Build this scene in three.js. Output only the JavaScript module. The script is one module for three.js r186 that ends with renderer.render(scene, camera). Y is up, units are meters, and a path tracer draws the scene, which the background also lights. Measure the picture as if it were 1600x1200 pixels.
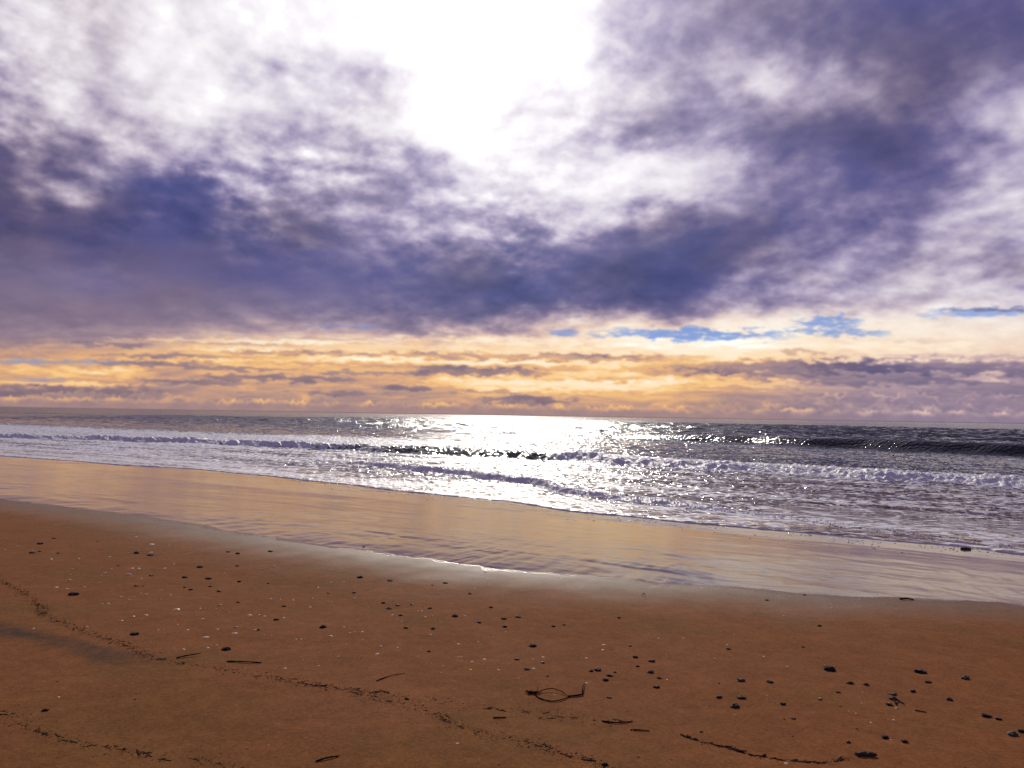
import * as THREE from 'three';
import { mergeGeometries } from 'three/addons/utils/BufferGeometryUtils.js';
import { createNoise2D, createNoise3D } from 'simplex-noise';

// ------------------------------------------------------------------ camera, sun, exposure
// World: y up, water level y = 0, camera over x = z = 0 looking towards -z ("f" below is -z, metres ahead).
const scene = new THREE.Scene();
const EYE = 2.48;
const camera = new THREE.PerspectiveCamera(2 * Math.atan(600 / 1230) * 180 / Math.PI, 4 / 3, 0.05, 30000);
camera.position.set(0, EYE, 0);
camera.rotation.set(THREE.MathUtils.degToRad(2.28), 0, 0.01625, 'YXZ');

const renderer = new THREE.WebGLRenderer({ antialias: true });
renderer.setSize(1024, 768);
renderer.toneMapping = THREE.LinearToneMapping;
renderer.toneMappingExposure = 1;
renderer.shadowMap.enabled = true;

const SUN_AZ = -1.2, SUN_EL = 26;          // degrees right of straight ahead, degrees above the horizon
const sunDir = new THREE.Vector3(
  Math.sin(SUN_AZ * Math.PI / 180) * Math.cos(SUN_EL * Math.PI / 180),
  Math.sin(SUN_EL * Math.PI / 180),
  -Math.cos(SUN_AZ * Math.PI / 180) * Math.cos(SUN_EL * Math.PI / 180));
const sun = new THREE.DirectionalLight(new THREE.Color(1.0, 0.93, 0.80), 2.2);
sun.name = 'sun';
sun.position.copy(sunDir).multiplyScalar(200);
sun.target.position.set(0, 0, 0);
sun.castShadow = true;
sun.shadow.radius = 7;                      // veiled by thin cloud
sun.shadow.mapSize.set(4096, 4096);
Object.assign(sun.shadow.camera, { left: -60, right: 60, top: 80, bottom: -40, near: 1, far: 500 });
scene.add(sun, sun.target);

// ------------------------------------------------------------------ noise helpers
function rng(seed) { let a = seed >>> 0; return () => { a = (a + 0x6d2b79f5) | 0; let t = Math.imul(a ^ (a >>> 15), 1 | a); t = (t + Math.imul(t ^ (t >>> 7), 61 | t)) ^ t; return ((t ^ (t >>> 14)) >>> 0) / 4294967296; }; }
const nA = createNoise2D(rng(11)), nB = createNoise2D(rng(23)), nC = createNoise2D(rng(37)), n3 = createNoise3D(rng(51));
function fbm(n, x, y, oct, gain = 0.5) { let s = 0, a = 1, t = 0; for (let i = 0; i < oct; i++) { s += a * n(x, y); t += a; x = x * 2.03 + 17.3; y = y * 2.03 - 9.1; a *= gain; } return s / t; }
function billow(n, x, y, oct) { let s = 0, a = 1, t = 0; for (let i = 0; i < oct; i++) { const q = n(x, y); s += a * Math.sqrt(q * q + 0.035); t += a; x = x * 2.1 + 5.2; y = y * 2.1 + 3.7; a *= 0.5; } return s / t; }
const clamp = (x, a = 0, b = 1) => x < a ? a : x > b ? b : x;
const sstep = (a, b, x) => { const t = clamp((x - a) / (b - a)); return t * t * (3 - 2 * t); };
const lerp = (a, b, t) => a + (b - a) * t;
const toLin = (c) => { c /= 255; return c <= 0.04045 ? c / 12.92 : Math.pow((c + 0.055) / 1.055, 2.4); };
function table(rows) { return (x) => { if (x <= rows[0][0]) return rows[0][1]; for (let i = 1; i < rows.length; i++) if (x <= rows[i][0]) { const [a, b] = rows[i - 1], [c, d] = rows[i]; const t = (x - a) / (c - a); return b + (d - b) * t * t * (3 - 2 * t); } return rows[rows.length - 1][1]; }; }

// ------------------------------------------------------------------ sky: broken cloud under a veiled sun
// Chart of the sky ahead: X = tan(azimuth), Y = tan(elevation)/cos(azimuth), both times 1230.
// Cloud tone 0 (thick, slate) to 10 (white, lit through) of the large masses, every 80 across and 50 up.
const TONE_Y0 = 649, TONE_DY = -50, TONE_X0 = -800, TONE_DX = 80;
const TONE = [
  [8.5, 8.5, 8.35, 8.95, 9.15, 9.55, 9.75, 9.8, 10, 10.6, 10.8, 10.3, 7.8, 6.7, 6.1, 5.6, 5.1, 4.3, 3.9, 4.1, 4.3],
  [8.5, 8.5, 8.35, 8.95, 9.45, 8.95, 9.75, 9.8, 10, 10.8, 11, 10.3, 7.5, 6.2, 6.3, 6.1, 5.6, 4.5, 4.1, 4.1, 4.3],
  [8.3, 8.5, 8.15, 8.95, 9.15, 7.55, 8.15, 7.8, 9.8, 10.8, 11, 10.2, 7.75, 6.9, 7.3, 8.7, 6.8, 5.6, 4.8, 5.1, 6.3],
  [7.8, 8.1, 7.95, 8.75, 9.35, 9.15, 8.15, 7.8, 9.8, 10.6, 9.5, 9.1, 8.5, 6.2, 5.8, 6.8, 5.9, 5.6, 4.5, 5.8, 7.8],
  [7.3, 8.3, 7.55, 7.95, 8.15, 7.45, 7.35, 8.5, 9.6, 10.3, 9.5, 8.3, 6.7, 5.4, 7, 4.8, 4.3, 3.5, 3.5, 4.8, 6.8],
  [4.1, 5.9, 7.1, 7.3, 7.1, 7.1, 7.5, 7.5, 7, 9, 9.2, 9, 9, 8, 7.9, 5.5, 5, 4, 3.8, 7, 7.4],
  [3.9, 5.8, 5.1, 3.4, 4.1, 6.8, 6, 7, 6, 8.5, 8.5, 8.5, 8.2, 8.7, 7, 5, 5, 4.8, 5, 7.8, 7.5],
  [3.3, 3.7, 3.4, 3.7, 3.3, 5.8, 4.6, 6, 6.8, 6.5, 6, 7.5, 5.2, 4.7, 3.6, 4.5, 5, 5.5, 6.5, 7.5, 7.5],
  [3.8, 3.7, 3.5, 3.7, 3.9, 4, 4.2, 4.6, 4.8, 5.2, 5.3, 5, 3.4, 2.8, 3.6, 5, 6, 6.6, 7, 7.4, 6.5],
  [4.8, 5, 4.8, 4.2, 4.2, 4.3, 4.4, 4.4, 4.2, 3.5, 2.5, 4, 3.1, 3.3, 6, 6, 7, 7, 8, 8.3, 8.2],
  [5, 5.2, 5.2, 5, 5.6, 6, 5.8, 5.3, 5, 5.4, 6.3, 6.6, 7.4, 8.3, 9, 9.1, 9, 9, 9, 9, 8.8],
  [6.2, 6.2, 6.8, 7.4, 7.9, 8.4, 8.4, 8.4, 8.4, 8.6, 8.7, 8.7, 8.9, 9.2, 9.2, 8.8, 8.4, 8.4, 8.4, 8.2, 8],
  [7, 7.2, 7, 6.4, 6.8, 7, 6.8, 6.8, 6.6, 7.6, 8, 8, 8, 8, 7, 6.6, 6.4, 6.4, 6, 6, 5.6],
  [5.6, 5.6, 5.6, 5.8, 6, 6, 6, 6, 6, 6, 6, 6, 6, 6, 5.8, 5.8, 5.6, 5.6, 5.4, 5.4, 5.4],
];
const cubicW = (t) => [(-t + 2 * t * t - t * t * t) / 2, (2 - 5 * t * t + 3 * t * t * t) / 2, (t + 4 * t * t - 3 * t * t * t) / 2, (-t * t + t * t * t) / 2];
function toneAt(X, Y) {
  const gx = clamp((X - TONE_X0) / TONE_DX, 0, 20), gy = clamp((Y - TONE_Y0) / TONE_DY, 0, TONE.length - 1);
  const ix = Math.min(19, Math.floor(gx)), iy = Math.min(TONE.length - 2, Math.floor(gy)), wx = cubicW(gx - ix), wy = cubicW(gy - iy);
  let s = 0;
  for (let j = 0; j < 4; j++) { const row = TONE[clamp(iy + j - 1, 0, TONE.length - 1)]; let r = 0; for (let i = 0; i < 4; i++) r += wx[i] * row[clamp(ix + i - 1, 0, 20)]; s += wy[j] * r; }
  return s;
}
// tone -> sRGB of high cloud, and of the low cloud towards the horizon (left/middle and right)
const HIGH = [[1, 38, 48, 106], [2, 54, 60, 114], [3, 70, 73, 126], [4, 88, 86, 138], [5, 116, 108, 150], [6, 147, 136, 172], [7, 181, 170, 196], [8, 211, 203, 217], [9, 238, 233, 240], [10, 255, 253, 255]];
const MAUVE = [[1, 50, 50, 92], [2, 62, 60, 98], [3, 78, 72, 106], [4, 99, 88, 116], [5, 124, 111, 132], [6, 153, 139, 156], [7, 186, 173, 184], [8, 215, 205, 211], [9, 240, 234, 237], [10, 255, 253, 253]];
const LOW = [[3, 108, 92, 112], [4, 122, 102, 118], [5, 142, 118, 126], [6, 170, 138, 134], [7, 220, 168, 128], [8, 247, 196, 128], [9, 255, 227, 186], [10, 255, 247, 232]];
const LOW_R = [[3, 96, 88, 122], [4, 108, 98, 130], [5, 126, 112, 138], [6, 152, 132, 150], [7, 192, 164, 168], [8, 236, 206, 188], [9, 255, 234, 206], [10, 255, 248, 236]];
function ramp(r, v, out) { let i = 1; while (i < r.length - 1 && v > r[i][0]) i++; const a = r[i - 1], b = r[i], t = clamp((v - a[0]) / (b[0] - a[0])); for (let c = 0; c < 3; c++) out[c] = lerp(a[c + 1], b[c + 1], t); }
// gaps of blue: X, Y, half width, half height, strength
const GAPS = [[285, 132, 140, 8, 0.95], [80, 130, 24, 5, 0.7], [490, 152, 52, 11, 0.85], [530, 138, 60, 5, 0.7], [745, 175, 80, 6, 0.7], [690, 168, 60, 4, 0.4], [-760, 71, 66, 4, 0.55], [-655, 72, 55, 4, 0.4], [-735, 44, 40, 3, 0.35], [-260, 135, 60, 3, 0.4], [-560, 355, 110, 14, 0.12], [20, 190, 70, 16, 0.2], [270, 255, 80, 40, 0.15]];
// darker bars of low stratus: X, Y, half width, half height, tone change
const BARS = [
  [30, 92, 230, 7, -2.6], [190, 96, 110, 4, -1.4], [-55, 68, 100, 8, -3.2], [-20, 74, 150, 5, -1.5], [-160, 40, 36, 6, -2.2], [25, 24, 60, 8, -2.6], [-30, 36, 60, 3, -1.4], [150, 58, 90, 4, -1.2], [280, 50, 60, 4, -1.0],
  [-240, 62, 70, 5, -1.6], [-330, 92, 110, 5, -2.2], [-410, 104, 90, 3, -1.6], [-620, 100, 70, 4, -1.6], [-480, 84, 160, 4, -1.6], [-300, 76, 120, 3, -1.2], [-560, 72, 90, 7, -1.8], [-430, 66, 80, 4, -1.8], [-370, 52, 110, 6, -2.0], [-500, 44, 70, 5, -1.5], [-700, 24, 150, 12, -1.8], [-260, 30, 60, 4, -1.2],
  [430, 82, 190, 13, -2.6], [650, 86, 180, 14, -2.8], [560, 66, 190, 10, -1.6], [450, 107, 30, 4, -2.4], [260, 74, 90, 8, -1.8], [700, 104, 120, 4, -1.2], [640, 128, 90, 4, -1.0],
  [-700, 58, 110, 9, 0.9], [-615, 56, 55, 9, 0.8], [-690, 38, 120, 3, 1.6], [-430, 110, 220, 3, 1.6], [-420, 96, 100, 2.5, 1.2], [-520, 78, 90, 3, 1.0], [-280, 84, 150, 3, 1.0], [-60, 82, 190, 3, 1.0], [60, 48, 230, 12, 1.2], [330, 56, 120, 9, 1.0], [100, 118, 260, 9, 1.0], [740, 68, 40, 4, 1.6], [470, 118, 200, 8, 0.6], [-120, 120, 160, 6, 0.8]];

const SUN_X = 1230 * Math.tan(SUN_AZ * Math.PI / 180), SUN_Y = 1230 * Math.tan(SUN_EL * Math.PI / 180);

function skyAt(x, y, z, out) {          // unit direction, y > 0
  const az = Math.atan2(x, -z), el = Math.asin(y);
  const ahead = Math.abs(az) < 1.2 ? 1 : 0;
  const ca = Math.cos(az);
  const X = ahead ? 1230 * Math.tan(az) : 1230 * Math.sign(az) * (2.57 + (Math.abs(az) - 1.2));
  const Y = 1230 * Math.tan(Math.min(el, 1.3)) / (ahead ? Math.max(ca, 0.36) : 0.36);
  // cloud-plane coordinates: foreshorten towards the horizon
  const h = y + 0.34, u = 2.1 * x / h, v = -2.1 * z / h;
  const low = 1 - sstep(70, 190, Y + 14 * nA(X / 160, 3.1));
  const wx = fbm(nA, u * 1.2 + 3, v * 1.1, 2, 0.35), wy = fbm(nB, u * 1.2 - 8, v * 1.1 + 5, 2, 0.35);
  const calm = sstep(60, 330, -(X + 40 * nA(Y / 90, X / 200))) * sstep(100, 190, Y) * (1 - sstep(170, 290, Y + 0.05 * X + 40 * nB(X / 150, 1)));   // smooth rain-veil at the left
  const puffE = fbm(nB, u * 5 + 40, v * 5, 4, 0.5);
  const wA = 40 * (1 - 0.8 * low) * (1 - 0.5 * calm);
  const wX = X + wA * wx * (1 + low * 3) + (1 - low) * 26 * puffE, wY = Y + (wA * 0.75 * wy) * (1 - 0.75 * low);
  let tone = toneAt(wX, wY + (1 - low) * 16 * puffE);
  // beyond the charted clouds the same broken cover goes on
  const off = Math.max(sstep(760, 1150, Math.abs(X)), sstep(640, 900, Y));
  if (off > 0) { const gen = 4.7 + 3.0 * fbm(nC, u * 0.5 + 9, v * 0.5 + 2, 5) + 2.6 * Math.exp(-Math.pow((Math.acos(clamp(x * sunDir.x + y * sunDir.y + z * sunDir.z, -1, 1)) / 0.42), 2)); tone = lerp(tone, gen, off); }
  // billows: thicker cloud is darker, and the side of each billow that faces the sun is lighter
  const f = fbm(nB, u * 4.2, v * 4.0, 5, 0.55);
  const cs = x * sunDir.x + y * sunDir.y + z * sunDir.z, puffAt = (px, py, pz) => { const hh = py + 0.34, a = 2.1 * px / hh, c = -2.1 * pz / hh; return fbm(nC, a * 3.3, c * 3.3, 6, 0.56); };
  const kx = sunDir.x - x * cs, ky = sunDir.y - y * cs, kz = sunDir.z - z * cs, kl = 0.016 / Math.max(0.05, Math.hypot(kx, ky, kz));
  const puff0 = puffAt(x, y, z), puff1 = puffAt(x + kx * kl, y + ky * kl, z + kz * kl);
  const fineAt = (px, py, pz) => { const hh = py + 0.30; return fbm(nA, 12 * px / hh, -12 * pz / hh, 5, 0.55); };
  const crisp = sstep(-0.15, 0.45, nB(u * 1.1 + 60, v * 1.1)) * (1 - 0.7 * sstep(-50, 250, X)), fk = kl * 0.6, fine0 = fineAt(x, y, z), fine1 = fineAt(x + kx * fk, y + ky * fk, z + kz * fk);
  const amp = (1 - low) * (1 - 0.85 * calm) * lerp(0.5, 1.05, sstep(3.6, 5.6, tone)) * (1 - 0.45 * sstep(7.2, 9, tone)) * (1 - 0.5 * sstep(9.6, 10.4, tone)) * (1 - 0.35 * sstep(50, 350, X));
  tone += amp * (-0.2 - 1.15 * puff0 + 2.5 * (puff0 - puff1) + 0.3 * f + crisp * (-0.45 * fine0 + 1.3 * (fine0 - fine1)));
  // low streaks
  if (low > 0) {
    const sx = X / 190 + 0.4 * wx, sy = Y / 9.5 + 1.4 * wy;
    const edge = fbm(nC, X / 52, Y / 16, 4, 0.55);
    let st = 0.8 * fbm(nA, sx * 0.9, sy * 0.62, 4, 0.6) + 0.5 * fbm(nC, X / 60 + 2 * wx, Y / 7, 4, 0.6);
    for (const g of BARS) { const dx = (X - g[0] + 26 * f) / g[2], dy = (Y - g[1] + (1.5 + 0.45 * g[3]) * 1.8 * edge) / (0.8 * g[3]), d = dx * dx + dy * dy; if (d < 4) st += 0.9 * g[4] * sstep(1.8, 0.25, d); }
    tone += low * st;
    // heaped clouds standing on the horizon: lit crests, greyer bodies
    const tops = [[46, 34, 120, 0.8], [28, 22, 75, 0.75], [17, 13, 42, 0.95]];
    for (let k = 0; k < 3; k++) {
      const [base, rise, wide, str] = tops[k];
      const here = k === 0 ? sstep(330, 520, X) : k === 1 ? Math.max(sstep(200, 420, X), 0.9 * sstep(0.0, 0.5, nA(X / 260, 7))) : 1;
      if (here <= 0) continue;
      const puff = 0.55 * (1 - Math.abs(nB(X / wide + k * 9, 1.7))) + 0.3 * (1 - Math.abs(nC(X / (wide * 0.37), k + Y / 40))) + 0.15 * nA(X / (wide * 0.15), Y / 12);
      const top = (base - rise * 0.55 + rise * puff * 0.9) * (0.55 + 0.45 * here), d = top - Y;
      if (d > -1.5 && d < rise * 1.5) { const inside = sstep(-1.5, 1.0, d), lit = 1 - sstep(1.5, 9 + 4 * f, d); tone = lerp(tone, 5.9 + (k === 2 ? 2.2 : 1.3) * lit * (0.35 + 0.65 * sstep(-0.3, 0.5, nA(X / 70, 3 + k))) + 0.9 * f, inside * str * here * (1 - 0.9 * sstep(rise * 0.8, rise * 1.5, d))); }
    }
    const haze = 1 - sstep(5, 20, Y); tone = lerp(tone, 5.7 + 0.3 * f, 0.75 * haze);
  }
  // colour
  const hi = [0, 0, 0], lo = [0, 0, 0], lr = [0, 0, 0];
  ramp(HIGH, tone, hi); ramp(MAUVE, tone, lo);
  const mauve = clamp(0.06 + 0.7 * fbm(nA, u * 0.9 + 20, v * 0.9, 2) + 0.25 * sstep(250, 600, X) * sstep(420, 600, Y) + 0.35 * sstep(-350, -750, X));
  for (let c = 0; c < 3; c++) hi[c] = lerp(hi[c], lo[c], mauve);
  const warm = 1 - sstep(100, 215, Y + 12 * f);
  if (warm > 0) { ramp(LOW, tone, lo); ramp(LOW_R, tone, lr); const r = Math.max(sstep(260, 640, X), 0.55 * sstep(-700, -1500, X), 0.85 * sstep(78, 125, Y + 10 * f)); for (let c = 0; c < 3; c++) hi[c] = lerp(hi[c], lerp(lo[c], lr[c], r), warm); }
  // mauve rain-veil low at the left
  const veil = sstep(-200, -680, X + 90 * wx) * sstep(90, 150, Y) * (1 - sstep(130, 290, Y + 50 * wy)) * (1 - off);
  if (veil > 0) { hi[0] = lerp(hi[0], 132, 0.6 * veil); hi[1] = lerp(hi[1], 112, 0.6 * veil); hi[2] = lerp(hi[2], 130, 0.6 * veil); }
  for (const g of GAPS) {
    const rag = fbm(nA, X / 46, Y / 13 + g[0], 4, 0.5), dx = (X - g[0] + 0.30 * g[2] * rag) / g[2], dy = (Y - g[1] + 1.5 * g[3] * rag * (g[3] > 12 ? 0.6 : 1)) / g[3], d = dx * dx + dy * dy;
    if (d < 1.6) { const k = 0.85 * g[4] * sstep(1.9, 0, d); const deep = Y > 175 ? 1 : 0; hi[0] = lerp(hi[0], deep ? 48 : 104, k); hi[1] = lerp(hi[1], deep ? 68 : 142, k); hi[2] = lerp(hi[2], deep ? 138 : 218, k); }
  }
  // cloud lit through around the hidden sun goes beyond white
  const ang = Math.acos(clamp(x * sunDir.x + y * sunDir.y + z * sunDir.z, -1, 1)) * 180 / Math.PI;
  const boost = 1 + sstep(9.4, 11.2, tone) * (3.0 * Math.exp(-Math.pow(ang / 9, 2)) + 1.0 * Math.exp(-Math.pow(ang / 24, 2)));
  const glow = 0.12 * Math.exp(-Math.pow(ang / 10, 2)) + 0.06 * Math.exp(-Math.pow(ang / 20, 2));
  for (let c = 0; c < 3; c++) out[c] = toLin(hi[c]) * boost + glow;
  return out;
}
{
  const W = 4096, H = 2048, data = new Float32Array(W * H * 4), c = [0, 0, 0];
  const put = (i, j, r, g, b) => { const o = (j * W + i) * 4; data[o] = r; data[o + 1] = g; data[o + 2] = b; data[o + 3] = 1; };
  const dirAt = (i, j) => { const th = ((i + 0.5) / W - 0.5) * 2 * Math.PI, el = ((j + 0.5) / H - 0.5) * Math.PI; return [Math.cos(el) * Math.cos(th), Math.sin(el), Math.cos(el) * Math.sin(th)]; };
  const i0 = Math.floor(W * (0.25 - 50 / 360)), i1 = Math.ceil(W * (0.25 + 50 / 360)), jTop = Math.ceil(H * (0.5 + 46 / 180)), STEP = 4;
  for (let j = 0; j < H / 2; j++) for (let i = 0; i < W; i++) put(i, j, 0.10, 0.08, 0.075);
  for (let j = H / 2; j < jTop; j++) for (let i = i0; i < i1; i++) { const d = dirAt(i, j); skyAt(d[0], d[1], d[2], c); put(i, j, c[0], c[1], c[2]); }
  // elsewhere the same sky, computed every fourth texel and blended between
  const cw = W / STEP, ch = H / 2 / STEP + 1, coarse = new Float32Array(cw * ch * 3);
  for (let j = 0; j < ch; j++) for (let i = 0; i < cw; i++) { const d = dirAt(i * STEP, Math.min(H - 1, H / 2 + j * STEP)); skyAt(d[0], Math.max(d[1], 1e-4), d[2], c); coarse.set(c, (j * cw + i) * 3); }
  for (let j = H / 2; j < H; j++) for (let i = 0; i < W; i++) {
    if (j < jTop && i >= i0 && i < i1) continue;
    const y = (j - H / 2) / STEP, x = i / STEP, jy = Math.min(ch - 2, Math.floor(y)), ix = Math.floor(x), fx = x - ix, fy = y - jy, ix2 = (ix + 1) % cw;
    const o = (j * W + i) * 4;
    for (let k = 0; k < 3; k++) data[o + k] = lerp(lerp(coarse[(jy * cw + ix) * 3 + k], coarse[(jy * cw + ix2) * 3 + k], fx), lerp(coarse[((jy + 1) * cw + ix) * 3 + k], coarse[((jy + 1) * cw + ix2) * 3 + k], fx), fy);
    data[o + 3] = 1;
  }
  const sky = new THREE.DataTexture(data, W, H, THREE.RGBAFormat, THREE.FloatType);
  sky.mapping = THREE.EquirectangularReflectionMapping;
  sky.magFilter = THREE.LinearFilter; sky.minFilter = THREE.LinearFilter;
  sky.needsUpdate = true;
  scene.background = sky;
  scene.environment = sky;
}

// ------------------------------------------------------------------ what lies on the sand: metres right, metres ahead, width in cm
const PEBBLES = [[-6.35,10.73,7.5],[-6.5,11.31,5.0],[-5.98,9.95,7.0],[-5.96,10.07,3.9],[-5.68,9.99,3.8],[-4.82,10.26,6.9],[-4.59,10.15,8.0],[-3.95,8.78,5.3],[-3.67,9.42,6.7],[-3.57,8.75,5.2],[-3.3,8.73,6.7],[-3.11,8.28,3.4],[-2.92,8.6,4.0],[-3.83,8.18,4.5],[-3.77,8.19,2.0],[-3.34,8.19,2.9],[-3.23,8.07,3.9],[-2.93,8.04,4.3],[-3.76,10.61,4.9],[-3.59,10.49,5.5],[-3.26,10.83,6.2],[-3.28,9.58,4.5],[-2.6,8.58,3.0],[-2.1,7.45,3.5],[-2.01,6.9,4.4],[-2.57,7.56,3.1],[-1.56,6.71,5.0],[-1.85,8.16,2.8],[-2.93,6.25,6.6],[-2.09,5.91,6.4],[-2.05,6.52,3.8],[-4.19,7.66,8.2],[-2.59,4.49,3.3],[-2.2,4.73,1.2],[-4.56,9.27,2.8],[-5.78,11.12,3.4],[-1.72,9.16,7.2],[-1.35,9.02,5.6],[-0.72,9.0,5.5],[-1.13,7.52,5.1],[-1.22,7.76,3.5],[-1.07,7.69,4.8],[-0.94,7.73,3.0],[-0.75,7.59,3.8],[-0.98,7.24,3.3],[-0.87,6.79,3.8],[-0.64,6.79,3.5],[-0.49,7.3,5.3],[-0.26,7.08,4.0],[-0.04,7.28,5.3],[-0.03,6.96,3.9],[0.09,7.36,5.8],[-0.17,7.74,3.5],[-0.6,6.08,3.1],[0.2,6.36,5.8],[0.07,5.96,4.1],[0.14,5.71,3.6],[0.26,5.89,3.0],[0.98,6.12,3.9],[1.09,6.04,4.9],[0.96,5.88,3.0],[1.03,5.74,4.3],[1.07,5.61,2.9],[1.01,5.4,4.1],[0.6,5.72,3.3],[0.65,5.75,4.6],[0.72,5.62,4.2],[0.77,5.71,2.3],[0.68,5.52,4.1],[0.66,5.16,3.3],[1.04,7.47,3.4],[0.99,6.46,2.6],[-0.85,8.83,2.5],[-1.6,8.23,3.7],[-0.41,8.39,3.3],[-0.65,10.4,2.9],[-2.13,11.61,3.9],[0.28,5.57,2.2],[0.5,7.11,2.8],[0.4,7.04,3.2],[-0.62,4.95,2.9],[0.69,4.17,1.3],[0.5,4.05,3.2],[1.65,5.64,5.8],[1.85,5.62,4.4],[2.43,6.02,8.9],[3.14,6.06,8.9],[3.05,5.79,5.6],[2.44,5.68,5.0],[2.54,5.65,3.6],[2.26,5.45,3.1],[2.64,5.47,5.2],[2.59,5.36,5.5],[2.5,5.22,4.3],[2.81,5.53,4.3],[3.4,5.92,6.2],[2.98,5.38,4.6],[3.05,5.08,6.5],[3.09,5.02,3.4],[3.01,4.76,6.5],[3.1,4.81,4.3],[1.39,5.24,4.4],[1.54,5.25,5.7],[1.45,5.08,6.2],[1.78,5.15,4.1],[1.75,4.88,2.7],[1.69,4.87,1.5],[2.07,5.28,2.3],[2.19,4.63,5.1],[2.27,4.56,3.3],[2.94,7.52,4.1],[3.39,9.11,3.3],[2.82,8.68,3.6],[1.93,4.52,2.6],[2.08,4.75,1.5],[1.64,4.59,1.4],[1.8,6.5,3.8],[2.47,6.67,2.4],[1.12,4.6,2.2],[2.15,5.15,1.6],[1.47,5.54,1.7],[2.41,4.21,1.4]];
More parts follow.
